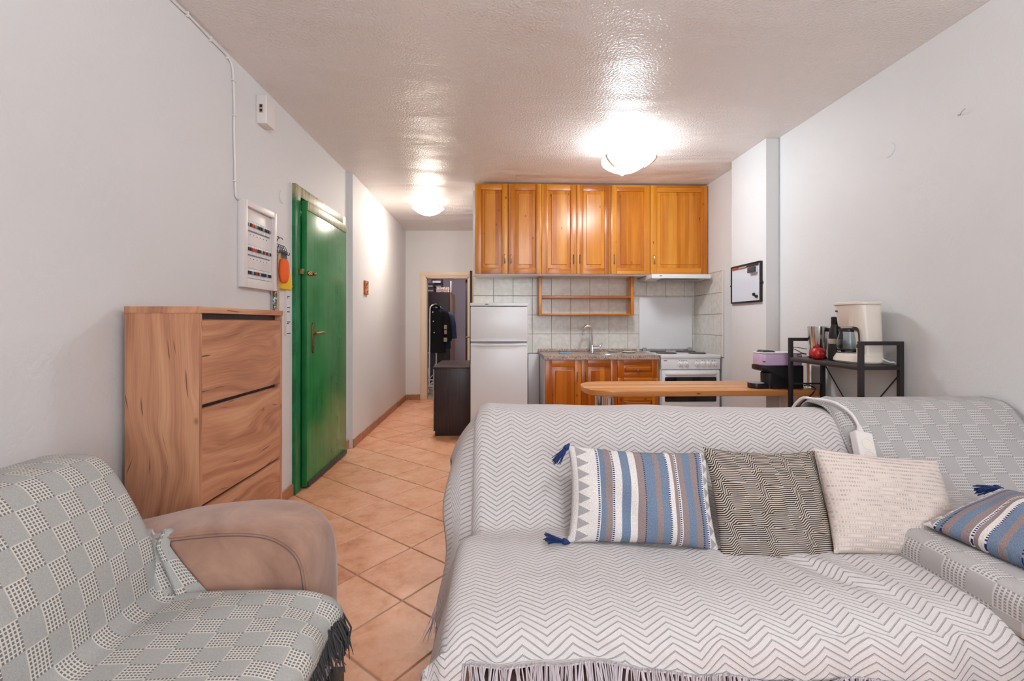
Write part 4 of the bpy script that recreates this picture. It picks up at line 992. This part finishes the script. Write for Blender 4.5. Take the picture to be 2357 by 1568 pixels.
def jacket(Y_, xc, wdt, zt, zb, m, label, extra=True):
    t = thing('jacket', (xc, Y_, zb), label, 'jacket', 'jackets on the clothes rack')
    h = zt-zb; R = []
    for f, wx, wy in ((0,.27,.05),(.06,.48,.07),(.15,.86,.085),(.3,.84,.085),(.6,.82,.085),(1.0,.90,.08)):
        R.append([(xc+wdt/2*wx*math.cos(a)*(1+.03*math.sin(5*a+f*4)), Y_+wy*math.sin(a)*(1+.2*math.sin(6*a+f*3)), zt-h*f) for a in [2*PI*k/28 for k in range(28)]])
    MB().rings(R).build('bodice', m, t, smooth=70)
    for s in (-1, 1):
        MB().tube(bez([(xc+s*wdt*.26, Y_, zt-h*.075), (xc+s*wdt*.44, Y_-.005, zt-h*.17), (xc+s*wdt*.53, Y_-.015, zt-h*.5), (xc+s*wdt*.56, Y_-.02, zt-h*.74)], 5), [.03, .045, .055, .06, .06]+[.06]*5+[.052]*6, 12).build('sleeve', m, t, smooth=70)
    MB().tube(bez([(xc-.07, Y_, zt-.01), (xc-.05, Y_-.03, zt+.035), (xc+.05, Y_-.03, zt+.035), (xc+.07, Y_, zt-.01)], 5), .02, 8).build('collar', m, t)
    MB().tube(bez([(xc, Y_, zt), (xc, Y_, zt+.04), (xc+.02, Y_, zt+.07), (-1.05+.018, Y_, 1.468), (-1.05, Y_, 1.468)], 5), .005, 6).build('hanger_hook', 'white_soft', t)
    if extra:
        for z in (.9, .7, .45): MB().ball((xc-.02+.05*(.7-z), Y_-.09, zb+h*z), (.014, .008, .014), 10, 6).build('button', 'steel', t)
        for z, sx_ in ((.58, .035), (.47, .03), (.30, .04)): MB().box(xc+wdt*.47-sx_, xc+wdt*.47+sx_*.4, Y_-.085, Y_-.078, zb+h*z-.04, zb+h*z+.03, .003).build('patch', 'label', t)
jacket(7.62, -1.02, .40, 1.405, .66, 'coat', 'black jacket with patches on the sleeve, nearest on the clothes rack')
jacket(7.86, -.98, .44, 1.36, .72, 'denim', 'blue denim jacket behind the black jacket on the clothes rack', False)

# ---------------------------------------------------------------- sofas
def smoothstep(x): x = max(0, min(1, x)); return x*x*(3-2*x)
def resample(P, step):
    P = [Vector(p) for p in P]; L = [0]
    for a, c in zip(P, P[1:]): L.append(L[-1]+(c-a).length)
    n = max(2, int(L[-1]/step)); out = []; k = 0
    for i in range(n+1):
        s = L[-1]*i/n
        while k < len(L)-2 and L[k+1] < s: k += 1
        t = (s-L[k])/max(1e-9, L[k+1]-L[k]); out.append((s, P[k].lerp(P[k+1], t)))
    return out
def fringe(par, roots, m, length, spread=.35, per=4, rad=.0016):
    """strands hanging from hem points; roots = [(point, outward vector)]"""
    mb = MB(); rr = random.Random(3)
    for p, o in roots:
        lean = Vector((rr.uniform(-1,1), rr.uniform(-1,1), 0))*spread*.5
        for k in range(per):
            L = length*rr.uniform(.75, 1.15); d = Vector((rr.uniform(-.35,.35), rr.uniform(-.35,.35), 0))*spread + lean
            a = Vector(p) + Vector((rr.uniform(-.004,.004), rr.uniform(-.004,.004), .004))
            mb.tube([a, a + Vector(o)*.3*L + d*L*.2 + Vector((0,0,-.45*L)), a + Vector(o)*.35*L + d*L*.75 + Vector((0,0,-L))], [rad, rad*1.1, rad*.5], 4, cap=False)
    f = mb.build('fringe', m, par, smooth=60); f['kind'] = 'stuff'; return f
# corner sofa body
SL, SR = -.055, 1.26
so = thing('corner_sofa', (1.0, 1.5, 0), 'corner sofa covered with grey throws in front of the breakfast bar', 'sofa')
MB().box(SL, SR, 1.06, 1.98, .05, .34, .03, seg=3).build('base', 'suede_dark', so)
MB().box(SL, SR, 1.065, 1.58, .345, .425, .03, seg=3).build('seat_cushion', 'suede_dark', so)
MB().prism([(1.63, .40), (1.805, .735), (1.84, .765), (1.92, .765), (1.95, .73), (1.95, .345), (1.64, .345)], 'yz', SL, 1.34, .025, seg=3).build('backrest', 'suede_dark', so)
MB().box(1.27, 2.10, .10, 1.98, .05, .36, .03, seg=3).build('chaise_base', 'suede_dark', so)
MB().box(1.25, 2.10, .08, 1.62, .365, .515, .035, seg=3).build('chaise_cushion', 'suede_dark', so)
MB().prism([(1.60, .50), (1.79, .77), (1.83, .805), (1.92, .805), (1.96, .76), (1.96, .365), (1.62, .365)], 'yz', 1.37, 2.10, .025, seg=3).build('corner_backrest', 'suede_dark', so)
for X_, Y_ in ((.0, 1.12), (1.2, 1.12), (.0, 1.9), (2.04, .2), (2.04, 1.9)): MB().lathe([(.02, 0), (.028, .05)], (X_, Y_, 0), 12).build('foot', 'black', so)
# herringbone throw
prof = bez([(0, 2.005, .42), (0, 2.0, .62), (0, 1.985, .77), (0, 1.94, .817), (0, 1.875, .824), (0, 1.81, .812), (0, 1.765, .77), (0, 1.69, .66), (0, 1.605, .515), (0, 1.575, .472), (0, 1.54, .457),
            (0, 1.45, .461), (0, 1.30, .463), (0, 1.16, .462), (0, 1.085, .455), (0, 1.04, .435), (0, 1.018, .40), (0, 1.008, .36), (0, 1.004, .31)], 8)
pr = resample(prof, .011); Ltot = pr[-1][0]
crease = min(pr, key=lambda q: (q[1]-Vector((0, 1.555, .46))).length)[0]
edge = min(pr, key=lambda q: (q[1]-Vector((0, 1.05, .44))).length)[0]
P, U = [], []
tl = .40; dx = .0125; nt = int(tl/.016)
for s, p in pr:
    row, ur = [], []
    on_seat = smoothstep((s-crease)/.06)
    Xl = -.035 - .045*on_seat + .01*smoothstep((s-edge)/.05); r = .05
    Xr = 1.395 - .14*on_seat
    lim = 1.0
    hem = smoothstep((s-edge)/.03)
    # front hem rises towards the left: rows below it are pulled up onto it
    back = 1-smoothstep((s-.30)/.25)
    L = .42*on_seat + .27*(1-on_seat); F = (.055*on_seat + .15*(1-on_seat))
    L = L*(1-.55*hem)
    for k in range(nt, 0, -1):
        a = L*k/nt; a0 = r*PI/2
        if a < a0: X_ = Xl - r*math.sin(a/r); dz = r*(1-math.cos(a/r))
        else: X_ = Xl - r - F*(1-math.exp(-(a-a0)/.16)); dz = r + (a-a0)*.93
        X_ -= .010*math.sin(s*19+1)*smoothstep((a-.05)/.2)
        z = p.z - dz*(1-.75*hem); X_ = X_ - hem*a*.12
        row.append((X_, p.y + .008*math.sin(a*24+s*7)*smoothstep(a/.1), max(.03, z))); ur.append((Xl-a, -s))
    n = int((1.395+.08)/dx)
    for k in range(n+1):
        X_ = Xl + (Xr-Xl)*k/n
        z = p.z; y = p.y
        slope = -.028*(X_/1.36)*smoothstep((.62-abs(s-.36))/.2)*(1-on_seat)
        und = .004*math.sin(X_*9+s*5) + .003*math.sin(X_*17-s*11+2)
        sag = -.012*math.exp(-((X_-.85)/.35)**2)*on_seat*(1-hem)
        fold = (.010*math.exp(-(((X_-.98)*.8+(y-1.28)*.6)/.03)**2) - .012*math.exp(-(((X_-.93)*.8+(y-1.28)*.6)/.03)**2))*on_seat*(1-hem)*math.exp(-((y-1.27)/.13)**2)
        y2 = y - hem*(.006*math.sin(X_*21)+.004*math.sin(X_*43+1)) - und*(1-on_seat)
        row.append((X_, y2, z + slope + (und*.8+sag+fold)*(1-hem) )); ur.append((X_, -s))
    P.append(row); U.append(ur)
# trim the front hem: longer to the right
HZ = lambda X_: .405 - .045*smoothstep((X_-.05)/.7) - .03*smoothstep((X_-.6)/.6) + .006*math.sin(X_*8)
for i, row in enumerate(P):
    for j, (X_, y, z) in enumerate(row):
        if y < 1.03 and z < HZ(X_) and j >= nt: row[j] = (X_, y, HZ(X_)); 
th = thing('herringbone_throw', (.6, 1.5, .46), 'pale herringbone throw with a fringed hem spread over the corner sofa', 'throw')
c_ = MB().grid(P, U).build('cloth', 'herring', th, smooth=80)
sm = c_.modifiers.new('thick', 'SOLIDIFY'); sm.thickness = .004; sm.offset = 0
last = P[-1]; roots = [(Vector(p), Vector((0, -.25, 0))) for j, p in enumerate(last) if j >= nt]
side = [(Vector(P[i][0]), Vector((-.3, 0, 0))) for i in range(len(P)) if pr[i][0] > crease]
rr = []
for a, c in zip(roots, roots[1:]): rr += [a, ((a[0]+c[0])/2, a[1])]
fringe(th, roots + side, 'fringe_pale', .09, per=5, spread=.9)
# checked throw over the corner part
prof = bez([(0, 2.01, .45), (0, 2.0, .66), (0, 1.985, .785), (0, 1.94, .835), (0, 1.875, .843), (0, 1.81, .832), (0, 1.765, .79), (0, 1.69, .69), (0, 1.62, .585), (0, 1.59, .55), (0, 1.55, .535),
            (0, 1.4, .534), (0, 1.1, .533), (0, .7, .532), (0, .3, .532), (0, .10, .525), (0, .055, .49), (0, .045, .40)], 8)
pr2 = resample(prof, .014)
cr2 = min(pr2, key=lambda q: (q[1]-Vector((0, 1.57, .54))).length)[0]
P, U = [], []
for s, p in pr2:
    row, ur = [], []; se = smoothstep((s-cr2)/.05)
    Xl = 1.385 - .125*se; r = .03
    for k in range(9, 0, -1):
        a = (.12*se + .055*(1-se))*k/9; a0 = r*PI/2
        if a < a0: X_ = Xl - r*math.sin(a/r); dz = r*(1-math.cos(a/r))
        else: X_ = Xl - r - .004; dz = r + (a-a0)
        if se > .5: row.append((X_, p.y, p.z-dz))
        else:       # on the back the left edge tucks in against the other throw
            row.append((X_+.008, p.y + dz*.55, p.z - dz*.62))
        ur.append((Xl-a, s))
    n = 56
    for k in range(n+1):
        X_ = Xl + (2.105-Xl)*k/n
        und = .004*math.sin(X_*11+s*6) + .003*math.sin(X_*23-s*9)
        fold = .005*math.sin((X_-1.36)*120 + s*14)*math.exp(-((X_-1.40)/.05)**2)*(1-se)
        row.append((X_, p.y - (und+fold)*(1-se), p.z + und*se*.6 + fold)); ur.append((X_, s))
    P.append(row); U.append(ur)
t2 = thing('checked_throw', (1.7, 1.5, .53), 'grey checked throw over the right corner of the sofa', 'throw', 'checked throws')
c_ = MB().grid(P, U).build('cloth', 'check_warm', t2, smooth=80)
sm = c_.modifiers.new('thick', 'SOLIDIFY'); sm.thickness = .004; sm.offset = 0

# ---------------------------------------------------------------- left sofa
ls = thing('suede_sofa', (-.95, .5, 0), 'brown suede sofa with a rounded arm at the lower left', 'sofa')
MB().box(-1.30, -.475, -.75, 1.30, .04, .33, .03, seg=3).build('base', 'suede', ls)
MB().box(-1.10, -.455, -.75, 1.262, .335, .438, .035, seg=3).build('seat_cushion', 'suede', ls)
MB().prism([(-.925, .42), (-.95, .60), (-1.045, .765), (-1.08, .79), (-1.18, .79), (-1.22, .75), (-1.24, .34), (-.92, .34)], 'xz', -.75, 1.262, .03, seg=3).build('backrest', 'suede', ls)
top = bez([(-1.27, 0, .515), (-1.10, 0, .55), (-.95, 0, .583), (-.80, 0, .600), (-.69, 0, .602), (-.605, 0, .585), (-.54, 0, .535), (-.514, 0, .46), (-.508, 0, .33), (-.51, 0, .15)], 6)
prof = [(p.x, p.z) for p in top]; ins = .014
def inset(pr_, d):
    out = []
    for i, p in enumerate(pr_):
        a = pr_[max(0, i-1)]; c = pr_[min(len(pr_)-1, i+1)]; tx_, tz_ = c[0]-a[0], c[1]-a[1]; L_ = math.hypot(tx_, tz_)
        out.append((p[0]+tz_/L_*d, p[1]-tx_/L_*d))
    return out
ya, yb = 1.275, 1.50; rings = []
for k in range(9):                                  # lofted arm: rounded across
    a = PI*k/8; y = (ya+yb)/2 - (yb-ya)/2*math.cos(a); d = -ins*(1-math.sin(a)**.7)
    q_ = inset(prof, -d)
    rings.append([(x, y, z) for x, z in q_] + [(-.53, y, .05), (-1.27, y, .05)])
arm = MB().rings(rings).build('armrest', 'suede', ls, smooth=60)
q_ = inset(prof, .013)
MB().tube([(x, ya+.001, z) for x, z in q_[4:]], .0034, 8).build('seam_piping', 'suede', arm)
MB().tube([(x, ya-.0005, z) for x, z in inset(prof, .023)[4:]], .0012, 6).build('stitch_line', 'suede_dark', arm)
MB().box(-.53, -.49, 1.30, 1.48, .0, .06).build('foot', 'black', ls)
# checked throw on it
prof = bez([(-1.27, 0, .40), (-1.265, 0, .62), (-1.25, 0, .75), (-1.215, 0, .805), (-1.15, 0, .818), (-1.08, 0, .815), (-1.035, 0, .795), (-.975, 0, .705), (-.925, 0, .60), (-.902, 0, .51), (-.892, 0, .468), (-.865, 0, .452),
            (-.78, 0, .456), (-.65, 0, .458), (-.53, 0, .455), (-.47, 0, .445), (-.435, 0, .428), (-.424, 0, .405), (-.42, 0, .38)], 8)
pr3 = resample(prof, .012); cr3 = min(pr3, key=lambda q: (q[1]-Vector((-.9, 0, .455))).length)[0]; ed3 = min(pr3, key=lambda q: (q[1]-Vector((-.45, 0, .43))).length)[0]
P, U = [], []
for s, p in pr3:
    row, ur = [], []; se = smoothstep((s-cr3)/.04); hem = smoothstep((s-ed3)/.03)
    Ye = 1.262 - .012*se; n = 74
    # rounded far end of the back / seat turned down
    for k in range(n+1):
        Y_ = Ye - .035 - (Ye-.035+.12)*(1-k/n) + .035*0
        und = .005*math.sin(Y_*9+s*7) + .003*math.sin(Y_*19-s*13+1)
        sag = -.010*math.exp(-((Y_-.9)/.3)**2)*se*(1-hem)
        wr = .006*math.sin(Y_*34+s*20)*se*smoothstep((s-ed3+.16)/.12)*math.exp(-((Y_-1.12)/.12)**2)
        bx = .02*hem*(.5+.5*math.sin(Y_*26+.5))*math.exp(-((Y_-1.18)/.2)**2)
        row.append((p.x + bx + und*.6*(1-se), Y_, p.z + (und+sag)*se*(1-hem) + wr)); ur.append((s, Y_))
    for k in range(1, 7):
        a = .055*k/6/.035; d = .035*(1-math.cos(min(a, PI/2)))
        nx = (Vector((-.86, 0, -.5)) if s < cr3 else Vector((0, 0, -1)))*(1-se) + Vector((0, 0, -1))*se
        row.append((p.x + nx.x*d*.9, Ye-.035+.035*math.sin(min(a, PI/2)), p.z + nx.z*d)); ur.append((s, Ye-.035+.055*k/6))
    P.append(row); U.append(ur)
t3 = thing('checked_throw', (-.8, .6, .45), 'grey checked throw with dark fringe over the brown suede sofa', 'throw', 'checked throws')
c_ = MB().grid(P, U).build('cloth', 'check', t3, smooth=80)
sm = c_.modifiers.new('thick', 'SOLIDIFY'); sm.thickness = .004; sm.offset = 0
roots = []
for a, c in zip(P[-1], P[-1][1:]):
    for f in (0, .33, .66): roots.append((Vector(a).lerp(Vector(c), f), Vector((.25, 0, 0))))
fringe(t3, roots, 'fringe_dark', .06, per=4, spread=.6)
rr_ = random.Random(5); mb = MB()
# heavy tassel clump at the far front corner
for k in range(70):
    a = Vector((-.415+rr_.uniform(-.02,.012), 1.19+rr_.uniform(-.05,.04), .40)); L_ = rr_.uniform(.06,.11)
    mb.tube([a, a+Vector((.012+rr_.uniform(-.008,.012), rr_.uniform(-.01,.01), -.5*L_)), a+Vector((.02+rr_.uniform(-.015,.02), rr_.uniform(-.025,.02), -L_))], [.0022, .0024, .001], 4, cap=False)
f_ = mb.build('fringe', 'fringe_dark', t3); f_['kind'] = 'stuff'
# bunched corner over the arm
P, U = [], []
for i in range(33):
    v = i/32; row, ur = [], []
    for j in range(33):
        u = j/32
        x0_ = -.985 + .045*v; wid = .085 + .075*v**1.3
        X_ = x0_ + u*wid
        z = .590 - .03*(u-.5)**2 - .155*v + .008*math.sin(u*9)*(1-v)
        y = 1.264 - .030*(abs(math.sin(u*PI*3+v*.7))**.8)*(.35+.65*v)*min(1, 5*u, 5*(1-u)) - .022*v*math.sin(u*PI)
        if v < .15: y += (.15-v)*.25
        row.append((X_, y, z)); ur.append((v*.16, u*.26+.3))
    P.append(row); U.append(ur)
c_ = MB().grid(P, U).build('bunched_corner', 'check', t3, smooth=80)
sm = c_.modifiers.new('thick', 'SOLIDIFY'); sm.thickness = .004; sm.offset = 0

# ---------------------------------------------------------------- cushions
def tassel(mb, p, d, L, rnd, n=38):
    p = Vector(p); d = Vector(d).normalized()
    a = d.orthogonal().normalized(); c = d.cross(a)
    mb.tube([p-d*.008, p, p+d*.006, p+d*.014, p+d*.018], [.003, .006, .009, .010, .008], 10)
    for k in range(n):
        t = rnd.uniform(0, 2*PI); r = rnd.uniform(.2, 1)
        o = (a*math.cos(t)+c*math.sin(t))*r
        mb.tube([p+d*.014+o*.006, p+d*(.014+L*.45)+o*.011+Vector((0,0,-.003)), p+d*(.014+L*rnd.uniform(.85,1.1))+o*rnd.uniform(.013,.022)+Vector((0,0,-.010))], [.0016, .0018, .0012], 5)
def cushion(name, label, loc, rot, W, Hh, T, m, tassels=(), pinch=.06, warp=0, tl_=.06, sagx=0.0):
    t = thing(name, loc, label, 'cushion', 'cushions on the corner sofa'); t.rotation_euler = rot
    WL[t.name] = Vector((0, 0, 0))
    n = 36; bm = MB(); rr_ = random.Random(len(label))
    ph = [rr_.uniform(0, 6) for _ in range(4)]
    for sgn in (1, -1):
        P, U = [], []
        for i in range(n+1):
            row, ur = [], []
            for j in range(n+1):
                # denser towards the rim
                u = math.sin((j/n-.5)*PI)*.5+(j/n-.5); v = math.sin((i/n-.5)*PI)*.5+(i/n-.5)
                u, v = max(-1, min(1, u)), max(-1, min(1, v))
                x = W/2*u*(1-pinch*(1-v*v)*abs(u)); y = Hh/2*v*(1-pinch*1.2*(1-u*u)*abs(v))
                th_ = T/2*((1-abs(u)**2.4)*(1-abs(v)**2.4))**.52
                wr = warp*(.012*math.sin(u*4+ph[0])*math.cos(v*3+ph[1]) + .006*math.sin(u*9+v*5+ph[2]))*(1-u*u)*(1-v*v)
                y += sagx*u*u*.5
                row.append((x, y, sgn*th_ + wr)); ur.append(((u+1)/2, (v+1)/2))
            P.append(row); U.append(ur)
        bm.grid(P if sgn > 0 else [r[::-1] for r in P], U if sgn > 0 else [r[::-1] for r in U])
    o = bm.build('cover', m, t, smooth=80, weld=True)
    for (cu, cv, dr_) in tassels:
        mb = MB(); tassel(mb, (W/2*cu*.995, Hh/2*cv*.995, 0), dr_, tl_, rr_); mb.build('tassel', 'navy', t)
    return t
R_ = math.radians
# local x = length, local y = up, local z = towards the viewer
def lean(ang, roll=0, yaw=0): return (Matrix.Rotation(R_(yaw), 3, 'Z') @ Matrix.Rotation(R_(90-ang), 3, 'X') @ Matrix.Rotation(R_(roll), 3, 'Z')).to_euler()
cushion('lumbar_cushion', 'blue and white striped cushion with navy tassels, leftmost on the sofa', (.470, 1.475, .598), lean(24, -3, -2), .475, .300, .12, 'striped',
        ((-1, 1, (-.55, -.75, .25)), (-1, -1, (-1, .15, .35)), (1, -1, (1, -.3, .1))), warp=1)
cushion('square_cushion', 'black and cream wavy-lined square cushion between two lighter cushions', (.888, 1.445, .572), lean(24, -3, 3), .395, .36, .11, 'wavy', warp=1, pinch=.07)
cushion('knit_cushion', 'cream knitted cushion with grey dotted rows in front of the power strip', (1.258, 1.42, .582), lean(24, -7, 4), .435, .315, .13, 'knit', warp=1, pinch=.05)
t = cushion('lumbar_cushion', 'blue and white striped cushion lying on the right corner seat', (1.47, 1.125, .600), (Matrix.Rotation(R_(98), 3, 'Z') @ Matrix.Rotation(R_(-17), 3, 'X') @ Matrix.Rotation(R_(0), 3, 'Y')).to_euler(), .47, .31, .12, 'striped',
        ((-1, 1, (-.5, .6, -.7)), (1, -1, (.25, 1, .35))), warp=1)
# ---------------------------------------------------------------- power strip on the sofa back
ps = thing('power_strip', (1.378, 1.66, .74), 'white power strip hanging over the sofa back beside the knitted cushion', 'power strip')
mtx = Matrix.Translation((1.372, 1.662, .655)) @ (Matrix.Rotation(R_(2), 4, 'Z') @ Matrix.Rotation(R_(90-31), 4, 'X') @ Matrix.Rotation(R_(-13), 4, 'Z') ) @ Matrix.Rotation(R_(0), 4, 'X')
def loc_build(mb, name, m, par):
    bmesh.ops.transform(mb.bm, matrix=mtx, verts=mb.bm.verts); return mb.build(name, m, par)
bd = loc_build(MB().box(-.032, .032, -.10, .095, .0, .036, .005, seg=3), 'casing', 'white_soft', ps)
for yy in (.045, -.002, -.05):
    mb = MB(); mb.lathe([(.022, .0362), (.0215, .0375), (.0195, .0372), (.019, .026), (0, .026)], (.004, yy, 0), 22); sk = loc_build(mb, 'socket', 'cream', bd)
    mb = MB(); mb.lathe([(.0025, .0262), (.0025, .0275), (0, .0275)], (-.004, yy+.006, 0), 8); mb.lathe([(.0025, .0262), (.0025, .0275), (0, .0275)], (.012, yy-.006, 0), 8)
    loc_build(mb, 'contact', 'brass_dull', sk)
loc_build(MB().tube([(0, .093, .018), (0, .118, .018), (0, .125, .018)], [.014, .008, .006], 12), 'strain_relief', 'white_soft', ps)
e = mtx @ Vector((0, .12, .018))
MB().tube(bez([e, e + Vector((-.006, .035, .045)), (1.365, 1.795, .842), (1.345, 1.88, .842), (1.335, 1.96, .826), (1.33, 2.02, .72), (1.33, 2.03, .4)], 8), .0058, 10).build('cord', 'white_soft', ps)
